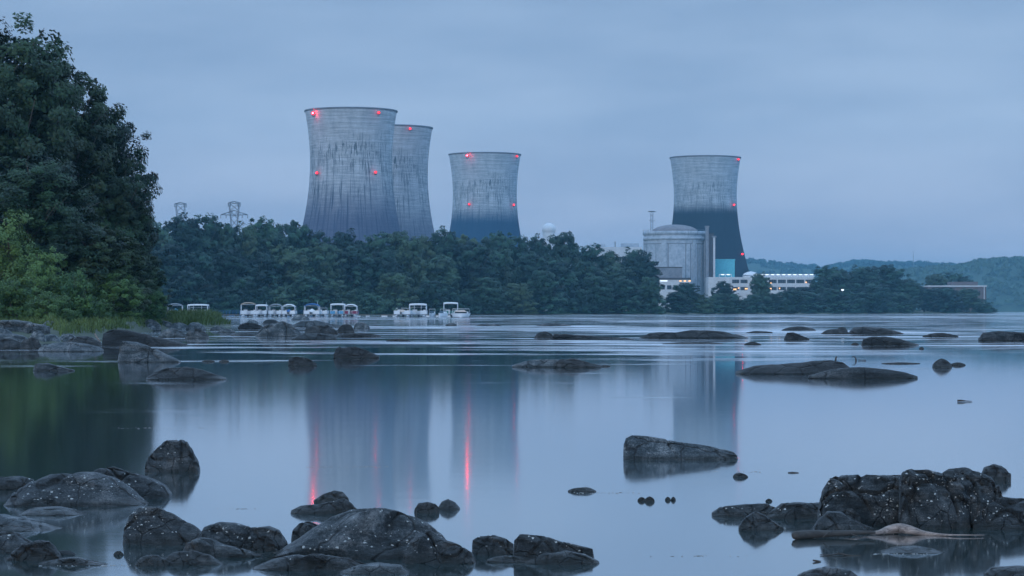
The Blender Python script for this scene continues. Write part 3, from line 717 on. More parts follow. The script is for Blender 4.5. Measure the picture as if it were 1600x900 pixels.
# ---------------------------------------------------------------- plant buildings
def px2(d): return d / F
def containment():
    d = 1500; s = px2(d); c = at(1054.5, d + 21, 0); root = empty('containment_building', c); r = 20.3
    zt = zof(374, d); zc = zof(360.5, d); zd = zof(350, d)
    MB().lathe([(r, .8), (r, zt)], 96).build('wall', M['concrete'], root)
    MB().lathe([(r - .3, zt), (r + .75, zt), (r + .75, zt + 1.7), (r + .25, zt + 1.8), (r + .25, zt + 3.4), (r + .9, zt + 3.5), (r + .9, zc), (r - .8, zc)], 96).build('cornice', M['concrete'], root)
    R0 = 15.2; hh = zd - zc + .6
    MB().lathe([(R0 + 5, zc - .6), (R0, zc - .2)] + [(R0 * math.cos(t), zc - .2 + hh * math.sin(t)) for t in np.linspace(0.05, math.pi / 2, 14)], 96).build('dome', M['dome'], root)
    for k, (dx, wd) in enumerate([(-1, 1.2), (-.40, 3.6), (.56, 2.6), (.93, 1.8)]):
        x = dx * r; y = -math.sqrt(max(.1, r * r - x * x)); b_ = MB().box(-wd / 2, wd / 2, -.55, 1.4, .9, zt - .01)
        o = b_.build('buttress', M['concrete'], root, (x, y, 0)); o.rotation_euler = (0, 0, math.atan2(x, -y))
    for a in range(6):
        th = R(20 + a * 28); o = MB().box(-1.3, 1.3, -1.4, .55, .9, zt - .01).build('buttress', M['concrete'], root, (math.cos(th) * r, math.sin(th) * r, 0)); o.rotation_euler = (0, 0, th - math.pi / 2)
    jt = MB()
    for dx in (-.93, -.66, -.47, -.28, .28, .44, .68, .82):
        x = dx * r; y = -math.sqrt(r * r - x * x); jt.box(x - .28, x + .28, y - .12, y + .5, 6, zt - 2.6)
    jt.lathe([(r + .02, zt - 2.8), (r + .14, zt - 2.8), (r + .14, zt - 2.3), (r + .02, zt - 2.3)], 96, closed=True)
    jt.build('panel_joint', M['concrete_dark'], root)
    g = MB()
    for a in range(-80, 90, 20):
        th = R(a); q = Vector((math.sin(th) * (r + .92), -math.cos(th) * (r + .92), 0)); g.box(q.x - .12, q.x + .12, q.y - .1, q.y + .3, zc - 2.4, zc + 1.0)
    g.lathe([(r + .8, zc + .9), (r + .9, zc + .9), (r + .9, zc + 1.0), (r + .8, zc + 1.0)], 64, closed=True)
    g.build('railing', M['steel'], root)
    tag(root, 'round concrete containment building with shallow dome and heavy cornice', 'containment building')
containment()
def block(name, x0, x1, ytop, d, depth, material, label, cat, roof=None):
    c = at((x0 + x1) / 2, d, 0); root = empty(name, c); w_ = (x1 - x0) / F * d / 2; zt = zof(ytop, d)
    MB().box(-w_, w_, 0, depth, .8, zt).build('wall', material, root)
    if roof: MB().box(-w_ - .3, w_ + .3, -.3, depth + .3, zt + .003, zt + .9).build('roof', roof, root)
    tag(root, label, cat); return root, w_, zt
# stair tower + slim duct beside the containment
rt, w_, zt = block('stair_tower', 1103, 1107.5, 355, 1494, 6, M['concrete_dark'], 'tall narrow concrete shaft against the right side of the containment building', 'tower', M['concrete_dark'])
rt, w_, zt = block('service_block', 1107.5, 1115, 366, 1505, 12, M['brick'], 'dark recessed block between the narrow shaft and the slim duct', 'building', M['dark_roof'])
rt, w_, zt = block('vent_stack', 1114.5, 1117.5, 371, 1496, 2, M['cladding_pale'], 'slim pale duct with a capped top left of the teal building', 'vent stack')
MB().box(-1.4, 1.4, -.6, 2.6, zt, zt + 1.0).build('cap', M['concrete_dark'], rt)
rt, w_, zt = block('metal_clad_building', 1116.5, 1148, 407, 1520, 20, M['teal'], 'plain teal metal clad building in front of the right cooling tower', 'building', M['teal'])
g = MB()
for i in range(1, 12): g.box(-w_ + i * 2 * w_ / 12 - .08, -w_ + i * 2 * w_ / 12 + .08, -.1, 0, 1, zt - .2)
g.build('cladding_seams', M['teal'], rt)
# low block at the foot of the containment
rt, w_, zt = block('auxiliary_building', 1024, 1066, 418.5, 1462, 18, M['concrete_dark'], 'low grey concrete building with pale base at the left foot of the containment building', 'building')
MB().box(-w_ - .2, w_ + .2, -.25, 18, zt, zt + .6).build('roof', M['dark_roof'], rt)
zb = zof(437, 1462); MB().box(-w_ + 1.5, w_ + 5, -3, -.01, 1, zb).build('porch', M['cladding_pale'], rt)
MB().box(-w_ + 1.3, w_ + 5.2, -3.3, -.02, zb + .003, zb + 1.2).build('fascia', M['dark_roof'], rt)
for i in range(5):
    x = -w_ + 3 + i * 4.2; wn_ = MB().box(x, x + 2.8, -3.06, -3.003, zb - 6.2, zb - 3.6).build('window', M['window'], rt)
for x in (6.5, 9.3, 12.3): MB().box(x, x + 1.4, -3.08, -3.004, zb - 1.2, zb - .5).build('lit_window', M['warm'], rt)
MB().box(-6, -1, -3.08, -3.004, zb - 1.1, zb - .5).build('light_strip', M['cool'], rt)

def long_building():
    d = 1450; x0, x1 = 1107, 1272; c = at((x0 + x1) / 2, d, 0); root = empty('office_building', c); w_ = (x1 - x0) / F * d / 2
    X = lambda px: (px - (x0 + x1) / 2) / F * d
    Z = lambda py: zof(py, d)
    MB().box(-w_, w_, .35, 22, .8, Z(433)).build('wall', M['cladding_pale'], root)
    MB().box(-w_, X(1143), 0, .349, .8, Z(433.3)).build('blank_wall', M['cladding_pale'], root)
    # facade bands
    for (a, b_, n_) in ((1143, 1169, 2), (1200, 1272, 5)):
        for (t, bt) in ((437, 442.5), (448.5, 453.5)):
            wpx = (b_ - a) / n_
            for i in range(n_):
                wi = MB().box(X(a + i * wpx) + .35, X(a + (i + 1) * wpx) - .35, .28, .345, Z(bt), Z(t)).build('window', M['window'], root)
                g = MB()
                for q in range(1, 5): g.box(X(a + i * wpx + q * wpx / 5) - .06, X(a + i * wpx + q * wpx / 5) + .06, .2, .27, Z(bt), Z(t))
                g.build('mullion', M['steel'], wi)
    bd = MB()
    for (a, b_) in ((1143, 1272),):
        for (t, bt) in ((433.3, 436.8), (442.8, 448.2), (453.8, 459)): bd.box(X(a), X(b_), 0, .34, Z(bt), Z(t))
        for px in [1143, 1156, 1169, 1185, 1200, 1214.4, 1228.8, 1243.2, 1257.6, 1271.2]: bd.box(X(px) - .4, X(px) + .4, -.12, -.003, .8, Z(433.3))
    bd.build('facade_frame', M['cladding_pale'], root)
    # lit rooftop rail with lamps
    for (a, b_) in ((1124, 1143), (1176, 1272)):
        g = MB(); zr = Z(429.5)
        g.box(X(a), X(b_), .6, .9, zr, zr + .5)
        for px in np.arange(a, b_ + .1, (b_ - a) / max(2, round((b_ - a) / 9))): g.box(X(px) - .15, X(px) + .15, .55, .95, Z(433) + .003, zr)
        g.build('roof_canopy', M['white'], root)
        for px in np.arange(a + 3, b_ - 2, 8.7):
            MB().box(X(px), X(px + 4.5), .2, .59, zr - .1, zr + .35).build('roof_lamp', M['cool'], root)
    MB().box(X(1176), X(1272), 4, 20, Z(433) + .004, Z(429.8)).build('penthouse', M['cladding_pale'], root)
    for px, py, wd in ((1144, 451, 7), (1153, 449, 4), (1164, 450, 4), (1203, 441.5, 3), (1203, 450, 2.5), (1217, 449.5, 2), (1258, 440, 3)):
        MB().box(X(px), X(px + wd), .22, .275, Z(py + 2.2), Z(py)).build('lit_window', M['warm'], root)
    tag(root, 'long pale office building with two bands of dark windows and a lit roof edge', 'building')
long_building()
# white hump tent on the roof line behind
c = at(1173, 1480, 0); root = empty('storage_dome', c)
MB().lathe([(5.2, .8), (5.2, zof(430, 1480)), (4.2, zof(427, 1480)), (2.2, zof(425, 1480)), (.05, zof(424, 1480))], 32).build('cover', M['white_dome'], root)
MB().lathe([(5.3, zof(431, 1480)), (5.5, zof(431, 1480)), (5.5, zof(430, 1480)), (5.3, zof(430, 1480))], 32, closed=True).build('ring', M['steel'], root)
tag(root, 'small white rounded cover at the right foot of the dark cooling tower', 'storage dome')
# white dome above the wood
d = 1600; c = at(857.5, d, 0); root = empty('domed_tank', c); zc = zof(356.5, d)
MB().lathe([(4.2, .8), (4.2, zc)], 40).build('tank_wall', M['white_dome'], root)
MB().lathe([(4.75 * math.cos(t), zc + 4.75 * .52 * math.sin(t) * 1.9 - 1.2) for t in np.linspace(-.3, math.pi / 2, 14)], 40).build('dome', M['white_dome'], root)
tag(root, 'small white dome showing just above the trees right of the middle cooling tower', 'dome')
rt, w_, zt = block('turbine_hall', 918, 1003, 386, 1620, 30, M['cladding_pale'], 'low pale grey flat roofed hall seen above the trees left of the containment building', 'building')
MB().box(-w_ * .9, -w_ * .35, 2, 14, zt + .003, zt + 2.2).build('roof_unit', M['concrete'], rt)
MB().box(w_ * .25, w_ * .9, 2, 14, zt + .003, zt + 2.6).build('roof_unit', M['concrete'], rt)
MB().box(w_ * .0, w_ * .04, 2, 2.6, zt + .003, zt + 4).build('vent_pipe', M['steel'], rt)
rt, w_, zt = block('brick_building', 1450, 1541, 448, 1405, 24, M['brick'], 'brown brick building with a pale roof edge near the tip of the island', 'building')
MB().box(-w_ - .3, w_ + .3, -.35, 24, zt + .003, zt + .75).build('fascia', M['cladding_pale'], rt)
MB().box(w_ * -.15, w_ * .78, 6, 18, zt + .76, zt + 3.1).build('roof_block', M['brick'], rt)
for i in range(9):
    x = -w_ + 2 + i * (2 * w_ - 4) / 9; MB().box(x, x + 1.8, -.06, -.002, zt - 5.2, zt - 2.6).build('window', M['window'], rt)
MB().box(w_ - 1.5, w_ - 1.1, -.35, -.01, 1, zt).build('downpipe', M['cladding_pale'], rt)

# masts and pylons
def mast():
    d = 1545; c = at(1018.5, d, .8); root = empty('weather_mast', c); Z = lambda py: zof(py, d) - .8
    g = MB()
    for sx_, sy_ in ((-.9, -.9), (.9, -.9), (.9, .9), (-.9, .9)): g.tube([(sx_, sy_, 0), (sx_ * .8, sy_ * .8, Z(333))], .16, 5)
    z = Z(372)
    k = 1
    while z < Z(335):
        g.tube([(-.85 * k, -.85, z), (.85 * k, -.85, z + 2)], .1, 4); g.tube([(-.85, .85 * k, z), (.85, -.85 * k, z + 2)], .1, 4); z += 2; k = -k
    g.build('lattice', M['steel'], root)
    MB().lathe([(.1, Z(331.8)), (2.6, Z(331.2)), (2.7, Z(330.6)), (1.4, Z(329.8)), (.05, Z(329.6))], 20).build('top_platform', M['steel_dark'], root)
    MB().box(-2.2, 2.2, -.3, .3, Z(345), Z(344.5)).build('crossbar', M['steel'], root)
    tag(root, 'lattice mast with a flat umbrella shaped top rising behind the containment building', 'mast')
mast()
def pylon(px, d, top, wide, label):
    c = at(px, d, 1); root = empty('transmission_tower', c); s = d / F; Z = lambda py: zof(py, d) - 1
    zt = Z(top); g = MB(); hw = lambda z: 1.5 + 3.4 * max(0, (1 - z / (zt * .72))) 
    zs = np.linspace(0, zt, 15)
    cor = ((-1, -1), (1, -1), (1, 1), (-1, 1)); waist = lambda z: hw(z) if z < zt * .8 else 1.5 + 1.0 * (z - zt * .8) / (zt * .2)
    for a, b_ in zip(zs[:-1], zs[1:]):
        for i in range(4):
            p, q = cor[i], cor[(i + 1) % 4]; A, B = waist(a), waist(b_)
            g.tube([(p[0] * A, p[1] * A, a), (p[0] * B, p[1] * B, b_)], .15, 4, False)
            g.tube([(p[0] * A, p[1] * A, a), (q[0] * B, q[1] * B, b_)], .08, 4, False); g.tube([(q[0] * A, q[1] * A, a), (p[0] * B, p[1] * B, b_)], .11, 4, False)
    g.build('lattice_body', M['steel'], root)
    def arm(z, half, h):
        a = MB()
        for sg in (-1, 1):
            for y in (-1.4, 1.4): a.tube([(0, y, z + h), (sg * half, 0, z)], .16, 4); a.tube([(0, y, z - .2), (sg * half, 0, z)], .16, 4)
            for q in (.25, .5, .75): a.tube([(sg * half * q, 0, z), (sg * half * (q - .12), 0, z + h * (1 - q))], .1, 4)
            for q in (.6, 1): a.tube([(sg * half * q, 0, z), (sg * half * q, 0, z - 1.8)], .16, 5)
        a.build('cross_arm', M['steel'], root)
    arm(zt, 9.5 * s, .8); 
    if wide: arm(Z(335.5), 21 * s, 2.2)
    tag(root, label, 'pylon', 'transmission towers behind the wood')
pylon(366, 1150, 317, True, 'taller lattice pylon with wide cross arms left of the largest cooling tower')
pylon(282, 1250, 318.5, False, 'smaller lattice pylon with only its top showing at the left above the wood')
c = at(1427, 3700, 60); root = empty('radio_mast', c)
MB().tube([(0, 0, 0), (0, 0, zof(393, 3700) - 60)], [.7, .35], 6).build('pole', M['steel'], root)
MB().box(-1.6, 1.6, -.2, .2, 22, 22.5).box(-1.2, 1.2, -.2, .2, 28, 28.5).build('antenna_bars', M['steel'], root)
tag(root, 'thin radio mast on the hazy hill at the right', 'mast')
# lamp on shore
c = at(1316.5, 1142, .6); root = empty('street_lamp', c)
MB().tube([(0, 0, 0), (0, 0, zof(454, 1142) - .6)], .12, 6).build('pole', M['steel'], root)
MB().box(-.6, .6, -.5, .3, zof(454, 1142) - .6, zof(452, 1142) - .6).build('lamp_head', M['cool'], root)
tag(root, 'small lit white lamp on a pole among the trees right of the long building', 'street lamp')

# ---------------------------------------------------------------- docks and boats
def dock(px0, px1, d, label, rail=False, col='deck', floats=True):
    c = at((px0 + px1) / 2, d, 0); root = empty('floating_dock', c); w_ = (px1 - px0) / F * d / 2
    MB().box(-w_, w_, 0, 1.8, .28, .45).build('decking', M[col], root)
    x = -w_ + .3
    while x < w_ - .3 and floats:
        MB().box(x, min(x + 1.3, w_ - .05), .1, 1.7, -.15, .277).build('float', M['float_blue'] if rail else M['cv_white'], root); x += 2.6
    if rail:
        g = MB(); g.box(-w_, w_, 1.65, 1.72, 1.28, 1.36).box(-w_, w_, 1.65, 1.72, .85, .9)
        for q in np.linspace(-w_, w_ - .08, 12): g.box(q, q + .08, 1.64, 1.73, .453, 1.28)
        g.build('railing', M['cv_blue'], root)
    tag(root, label, 'dock', 'floating docks'); return root
dock(322, 378, 560, 'empty floating dock with a blue railing left of the brown canopy boat', True)
dock(378, 560, 548, 'long floating dock running behind the left group of moored boats', True)
dock(552, 577, 538, 'bare low end of dock sticking out right of the maroon sided boat')
dock(594, 617, 532, 'short low dock with pale floats just left of the cream covered boat')
dock(662, 705, 545, 'small dock behind the open white boat')

def boat(px0, px1, base, top, label, canopy='white', side='boat_white', cover=None, ctype='bimini', panel=None, roll=0, hull='pontoon', tower=False, flag=False):
    d = dof(base); W = (px1 - px0) / F * d; H = zof(top, d); rd = random.Random(px0)
    c = at((px0 + px1) / 2, d, 0); root = empty('pontoon_boat' if hull == 'pontoon' else 'motorboat', c, R(roll))
    hw = W / 2; D = 5.6; dz = .62
    if hull == 'pontoon':
        for sg in (-.66, .66):
            MB().tube([(sg * hw, -.3, .42), (sg * hw, .15, .2), (sg * hw, D * .6, .18), (sg * hw, D, .2)], [.08, .3, .33, .3], 12).build('pontoon', M['alu'], root)
        MB().box(-hw, hw, .1, D, dz - .12, dz).build('deck', M['cv_grey'], root)
        fz = dz + .72; t = .05
        g = MB()
        for (a, b_, y0, y1) in ((-hw + .05, -hw * .28, .14, .19), (hw * .28, hw - .05, .14, .19), (-hw + .05, -hw + .1, .2, D - .1), (hw - .1, hw - .05, .2, D - .1), (-hw + .1, hw - .1, D - .15, D - .1)):
            g.box(a, b_, y0, y1, dz + .05, fz)
        g.build('side_panel', M[panel or side], root)
        g = MB()
        for (a, b_) in ((-hw + .03, -hw * .26), (hw * .26, hw - .03)): g.box(a, b_, .11, .21, fz + .003, fz + .07)
        for a in (-hw + .03, hw - .11): g.box(a, a + .08, .215, D - .1, fz + .003, fz + .07)
        for a in (-hw + .05, -hw * .28, hw * .28 - .06, hw - .11): g.box(a, a + .06, .07, .135, dz, fz + .1)
        g.build('rail', M['alu'], root)
        MB().box(-hw * .8, -hw * .2, .5, 1.1, dz, dz + .45).box(hw * .3, hw * .82, .5, 2.4, dz, dz + .5).box(hw * .62, hw * .82, .5, 2.4, dz + .5, dz + .95).build('seat', M['cv_cream' if rd.random() < .5 else 'cv_white'], root)
        MB().box(-hw * .6, -hw * .1, 2.2, 2.8, dz, dz + 1.0).build('console', M['boat_white'], root)
        MB().box(-hw * .55, -hw * .15, 2.18, 2.24, dz + 1.003, dz + 1.35).build('windscreen', M['boat_glass'], root)
        MB().box(-.22, .22, D + .02, D + .5, .1, 1.15).box(-.1, .1, D + .1, D + .4, -.4, .1).build('outboard_motor', M['cv_navy'], root)
    else:
        ys = [(0.0, .12), (.5, .45), (1.4, .78), (3.0, .95), (4.8, .9), (5.2, .86)]
        v = []; 
        for y, k in ys: v += [(-hw * k, y, .85 - .05 * y / 5), (-hw * k * .8, y, .1), (0, y, -.25 + .2 * (1 - k)), (hw * k * .8, y, .1), (hw * k, y, .85 - .05 * y / 5)]
        f = [(i * 5 + j, i * 5 + j + 1, i * 5 + j + 6, i * 5 + j + 5) for i in range(5) for j in range(4)] + [(4, 3, 2, 1, 0), (25, 26, 27, 28, 29)]
        f += [(i * 5 + 4, i * 5, i * 5 + 5, i * 5 + 9) for i in range(5)]
        MB().add(v, f, False).build('hull', M['boat_white'], root)
        MB().add([(-hw * .6, 1.5, .8), (hw * .6, 1.5, .8), (hw * .5, 2.0, 1.35), (-hw * .5, 2.0, 1.35), (-hw * .6, 1.56, .8), (hw * .6, 1.56, .8), (hw * .5, 2.06, 1.35), (-hw * .5, 2.06, 1.35)], [(0, 1, 2, 3), (7, 6, 5, 4), (0, 3, 7, 4), (1, 5, 6, 2), (3, 2, 6, 7)]).build('windscreen', M['boat_glass'], root)
        MB().box(-hw * .6, hw * .6, 2.4, 3.0, .81, 1.2).box(-hw * .7, hw * .7, 4.2, 4.8, .8, 1.15).build('seat', M['cv_white'], root)
        MB().box(-.22, .22, 5.22, 5.7, .1, 1.25).build('outboard_motor', M['cv_navy'], root)
    if ctype:
        fw = hw * .93; y0, y1 = .7, 3.7; arch = .42 if ctype == 'bimini' else .1
        ny, nx = 2, 8; v = []
        for y in (y0, (y0 + y1) / 2, y1):
            for i in range(nx + 1):
                u = i / nx * 2 - 1; v.append((u * fw, y, H - arch * (abs(u) ** 2.6) - (.1 if y != (y0 + y1) / 2 else 0)))
        k = len(v); th = .2 if ctype == 'bimini' else .3
        v += [(x, y, z - th) for (x, y, z) in v]; m = nx + 1
        f = [(j * m + i, j * m + i + 1, (j + 1) * m + i + 1, (j + 1) * m + i) for j in range(2) for i in range(nx)]
        f += [(k + q[3], k + q[2], k + q[1], k + q[0]) for q in f]
        f += [(i + 1, i, k + i, k + i + 1) for i in range(nx)] + [(2 * m + i, 2 * m + i + 1, k + 2 * m + i + 1, k + 2 * m + i) for i in range(nx)]
        f += [(j * m, (j + 1) * m, k + (j + 1) * m, k + j * m) for j in range(2)] + [((j + 1) * m + nx, j * m + nx, k + j * m + nx, k + (j + 1) * m + nx) for j in range(2)]
        MB().add(v, f, True).build('canopy', M['cv_' + canopy], root)
        g = MB(); zb = dz + .3
        for x in (-fw + .05, fw - .05):
            for (ya, yb) in ((y0 + .05, y0 + .05), (y1 - .05, y1 - .05), (y0 + 1.4, y0 + .2)): g.tube([(x, ya, zb), (x, yb, H - arch - .12)], .065, 6)
        zz_ = H - arch - .14
        for ya in (y0 + .05, y1 - .05): g.tube([(-fw + .05, ya, zz_), (fw - .05, ya, zz_)], .04, 5)
        for x in (-fw + .05, fw - .05): g.tube([(x, y0 + .05, zz_), (x, y1 - .05, zz_)], .04, 5)
        if tower: 
            for x in (-fw * .4, fw * .4): g.tube([(x, y0 + .05, zb), (x, y0 + .05, zz_)], .045, 6)
        g.build('canopy_frame', M['alu'], root)
    if cover:
        zc = H * .62; hwc = hw * .62
        v = [(-hwc, .25, dz + .5), (hwc, .25, dz + .5), (hwc, 3.2, dz + .55), (-hwc, 3.2, dz + .55), (hwc * .1, .9, zc), (-hwc * .05, 2.6, zc - .1), (-hwc * .5, .6, dz + .85), (hwc * .55, .6, dz + .9)]
        f = [(0, 1, 7), (0, 7, 4), (0, 4, 6), (7, 1, 4), (1, 2, 5), (1, 5, 4), (2, 3, 5), (3, 0, 6), (3, 6, 5), (6, 4, 5), (3, 2, 1, 0)]
        MB().add(v, f, False).build('mooring_cover', M['cv_' + cover], root)
    if flag:
        fl = MB().tube([(hw * .5, D - .3, dz), (hw * .5, D - .3, H + .5)], .03, 5).build('antenna', M['alu'], root)
    if hull == 'motorboat' or tower:
        g = MB(); hz = H * .72
        g.tube([(-hw * .85, 3.4, .8), (-hw * .8, 3.4, hz), (hw * .8, 3.4, hz), (hw * .85, 3.4, .8)], .045, 6); g.build('hoop', M['alu'], root)
    tag(root, label, 'boat', 'boats moored at the island shore')
boat(262, 287, 494.3, 474, 'leftmost boat, grey canopy and light blue cover, half behind the near bank', 'grey', cover='sky', roll=12)
boat(291, 325, 494.3, 475, 'white topped boat behind the grassy point, right of the leftmost boat', 'white', ctype='hard', tower=True)
boat(376, 401, 495.2, 472, 'boat with a domed brown canopy at the left of the main group', 'tan', roll=8)
boat(398, 417, 495.0, 475.5, 'narrow white topped boat close against the brown canopy boat', 'white', ctype='hard', flag=True)
boat(419, 440, 495.0, 474.5, 'boat with a dark open interior and grey canopy left of the bright blue cover', 'grey')
boat(440, 461, 495.0, 475, 'white topped boat with a bright blue mooring cover', 'white', cover='blue')
boat(474, 499, 495.0, 474, 'boat with a blue canopy and white peaked cover', 'blue', cover='white', flag=True)
boat(494, 511, 494.7, 476, 'small white boat with bare metal frame right against the blue canopy boat', 'white', ctype=None, tower=True)
boat(515, 539, 494.9, 474, 'white topped boat with blue sides left of the maroon panelled boat', 'white', panel='cv_sky', ctype='hard', flag=True)
boat(536, 558, 494.9, 475, 'white topped boat with maroon side panels', 'white', panel='cv_maroon')
boat(615, 641, 495.6, 476, 'boat with a cream peaked cover and thin hoop, leftmost of the right group', 'cream', cover='cream', ctype=None, tower=True)
boat(638, 667, 495.5, 474, 'broad white topped houseboat style pontoon beside the cream covered boat', 'white', ctype='hard', tower=True, side='boat_white')
boat(669, 680, 495.4, 478, 'small open white boat in the middle of the right group', 'white', ctype=None, hull='motorboat')
boat(681, 692, 495.4, 478, 'narrow white boat beside the green sided boat', 'white', ctype=None, hull='motorboat', roll=-12)
boat(692, 716, 495.2, 472, 'dark green sided boat under a raised flat white top', 'white', panel='cv_green', ctype='hard')
boat(703, 736, 495.9, 477.5, 'large white cabin boat with metal hoops at the right end of the boats', 'white', hull='motorboat', ctype=None, cover='cream', tower=True)

# ---------------------------------------------------------------- rocks
rock_n = 0
def rock(pts, base, label, dep=.5, tone=.42, speck=0., p=.7, rough=1., name='river_rock', cat='rock', group='rocks in the river', zoff=0., cuts=6):
    """pts: top outline in photograph pixels; base: pixel row of its front waterline"""
    global rock_n; rock_n += 1; rd = random.Random(rock_n * 13)
    x0, x1 = pts[0][0], pts[-1][0]; df = dof(base)
    if name == 'bank_rock':          # stand it on the bank where the photograph's row meets the ground
        zoff = 0; xm = min(378, max(-30, (x0 + x1) / 2))
        for dd_ in np.arange(40, 240, .5):
            zb_ = max(0, bank_z(xm, dd_)); 
            if HZ + (CH - zb_) * F / dd_ <= base: df = float(dd_); zoff = max(0, zb_ - .05) if zb_ > .05 else 0; break
        if (x0 + x1) / 2 > 378: df = dof(base); zoff = 0
    Wm = (x1 - x0) / F * df; hmax = (base - min(q[1] for q in pts)) / F * df
    hd = min(Wm * dep * .42, 8) ; hd = max(hd, hmax * .3); dc = df + hd
    wpx = (x1 - x0) * .64
    nu = int(min(200, max(26, wpx * 1.1))); nv = int(min(90, max(18, wpx * .6)))
    xs = [q[0] for q in pts]; ys = [q[1] for q in pts]
    cx = (x0 + x1) / 2; c = at(cx, dc, 0)
    V = []; skirt = .12 * Wm + .05
    so_ = Vector((rock_n * 7.3, rock_n * 3.1, 0)); fr = 1 / (Wm * .5)
    planes = [(Vector((rd.uniform(-.8, .8), -1, rd.uniform(-.3, .9))).normalized(), rd.uniform(.6, .86)) for _ in range(cuts)]
    skew = rd.uniform(-.1, .35) * hd
    for i in range(nu + 1):
        u = i / nu; uu = .5 - .5 * math.cos(math.pi * u); uu = .5 * u + .5 * uu
        px = x0 + (x1 - x0) * uu
        zt = max(.0, zof(float(np.interp(px, xs, ys)), dc) - zoff)
        if len(pts) <= 4 or wpx < 20: zt = .35 * zt + .65 * max(0, zof(min(ys), dc) - zoff) * max(0, 1 - (2 * uu - 1) ** 2) ** .6
        end = min(1, (math.sin(math.pi * uu) + .0) ** .25 + .06)
        if i in (0, nu): zt *= .25; end = .1
        for j in range(nv + 1):
            v = j / nv; a = math.pi * v
            yy = -math.copysign(abs(math.cos(a)) ** .85, math.cos(a)) * (-1)
            yy = -yy if False else (-1 if math.cos(a) > 0 else 1) * abs(math.cos(a)) ** .85
            zz = math.sin(a) ** p
            q = Vector(((uu * 2 - 1), yy, zz))
            for nrm, dd in planes:
                e_ = Vector((q.x * .5, q.y, q.z)).dot(nrm) - dd
                if e_ > 0: q.y -= nrm.y * e_; q.z -= nrm.z * e_ * .15
            x = (px - cx) / F * dc; y = q.y * hd * end + skew * (q.z if q.z > 0 else 0); z = q.z * zt
            s = Vector((x, y * 1.0, z)) * fr + so_
            am = hmax * (.16 if wpx > 24 else .07) * rough * min(1, zz + .25)
            nn = noise.fractal(s * 1.4, 1.0, 2.1, 4) + .3 * (noise.ridged_multi_fractal(s * 3.1, 1, 2.2, 3, 1, 2) - 1.1)
            # ledges along the bedding
            led = noise.noise(Vector((s.x * .8, s.y * 2, s.z * 7 + s.x * 1.6)))
            sw = s + Vector((.25, .1, .3)) * noise.noise(s * 1.3); crease = noise.voronoi(Vector((sw.x * .9 + sw.z * .5, sw.y * .6, sw.z * .8 - sw.x * .3)), distance_metric='DISTANCE')[0]; cd = min(1, (crease[1] - crease[0]) * 12)
            cp = noise.voronoi(Vector((s.x * 1.3, s.y * 1.3, s.z * 2.6 + s.x * .8 + nn * .1)))[1][0]; blk = noise.noise(cp * 3.7) * .8
            y += am * blk * (.3 + .7 * zz); z += am * .2 * blk * zz
            z += am * .34 * nn * (1 if zz > .2 else .3); y += -am * .8 * nn - am * 1.0 * led * (1 - abs(yy) * .3) + am * 1.0 * (1 - cd)
            z -= am * .45 * (1 - cd) * zz
            if j in (0, nv): z = -skirt * (.3 + .7 * end)
            V.append((x, y, z))
    Fc = [(i * (nv + 1) + j, i * (nv + 1) + j + 1, (i + 1) * (nv + 1) + j + 1, (i + 1) * (nv + 1) + j) for i in range(nu) for j in range(nv)]
    Fc = [tuple(reversed(q)) for q in Fc]
    me = np_mesh(name, V, Fc, True)
    # close the two ends
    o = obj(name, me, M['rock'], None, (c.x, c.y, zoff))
    o.color = (tone, speck, min(1, max(.05, Wm * .22)), 1)
    tag(o, label, cat, group); return o
GF, GM, GBk = 'foreground rocks', 'rocks across the middle of the river', 'rocks along the near left bank'
def fg(*a, **k): k.setdefault('group', GF); return rock(*a, **k)
def md(*a, **k):
    k['tone'] = k.get('tone', .42) * (.85 if k.get('tone', .42) < .6 else 1)
    k.setdefault('group', GM); return rock(*a, **k)
def bk(*a, **k):
    if k.get('tone', .4) > .4: k['tone'] = min(1, k['tone'] * 1.3)
    k.setdefault('group', GBk); k.setdefault('name', 'bank_rock'); return rock(*a, **k)
# left foreground
fg([(226, 736), (228, 722), (234, 710), (248, 697), (262, 689), (282, 687), (293, 690), (303, 708), (312, 727)], 738, 'angular pyramid shaped boulder standing alone at the left in dark water', dep=.7, tone=.5, speck=.25)
fg([(8, 789), (20, 770), (45, 753), (75, 741), (110, 738), (145, 738), (172, 746), (195, 760), (215, 778), (230, 789)], 793, 'broad speckled mound of rock at the lower left with striped right flank', dep=.6, tone=.5, speck=.55)
fg([(138, 742), (155, 733), (178, 730), (192, 736), (215, 741), (240, 750), (255, 758), (267, 772)], 780, 'dark wet rock wedged right behind the broad speckled mound', dep=.7, tone=.36, speck=.15)
fg([(-30, 748), (0, 745), (30, 744), (52, 749), (56, 760)], 766, 'low dark slab touching the left edge behind the broad speckled mound', tone=.45, speck=.1)
fg([(-40, 806), (0, 805), (30, 811), (60, 819), (94, 829)], 832, 'flat pale wedge of rock at the left edge just above the dark pool', dep=.9, tone=.8, p=.9)
fg([(28, 803), (50, 794), (85, 792), (110, 797), (135, 804)], 807, 'thin wet ledge awash below the broad speckled mound', dep=.8, tone=.5, p=.9)
fg([(-40, 836), (0, 832), (22, 832), (34, 842), (50, 850), (56, 862)], 866, 'speckled low rock in the bottom left corner', dep=.8, tone=.45, speck=.5)
fg([(8, 874), (20, 862), (36, 850), (60, 841), (72, 843), (84, 852), (94, 868)], 877, 'black jagged rock on the small shelf in the bottom left corner', dep=.6, tone=.25, rough=1.5)
fg([(60, 880), (90, 874), (118, 871), (140, 876), (168, 882)], 885, 'thin broken crust of rock trailing right from the black jagged rock', dep=.5, tone=.38, rough=1.6)
fg([(177, 866), (181, 861), (188, 861), (193, 866)], 868, 'tiny round black stone alone in the water left of the smooth boulder', tone=.2)
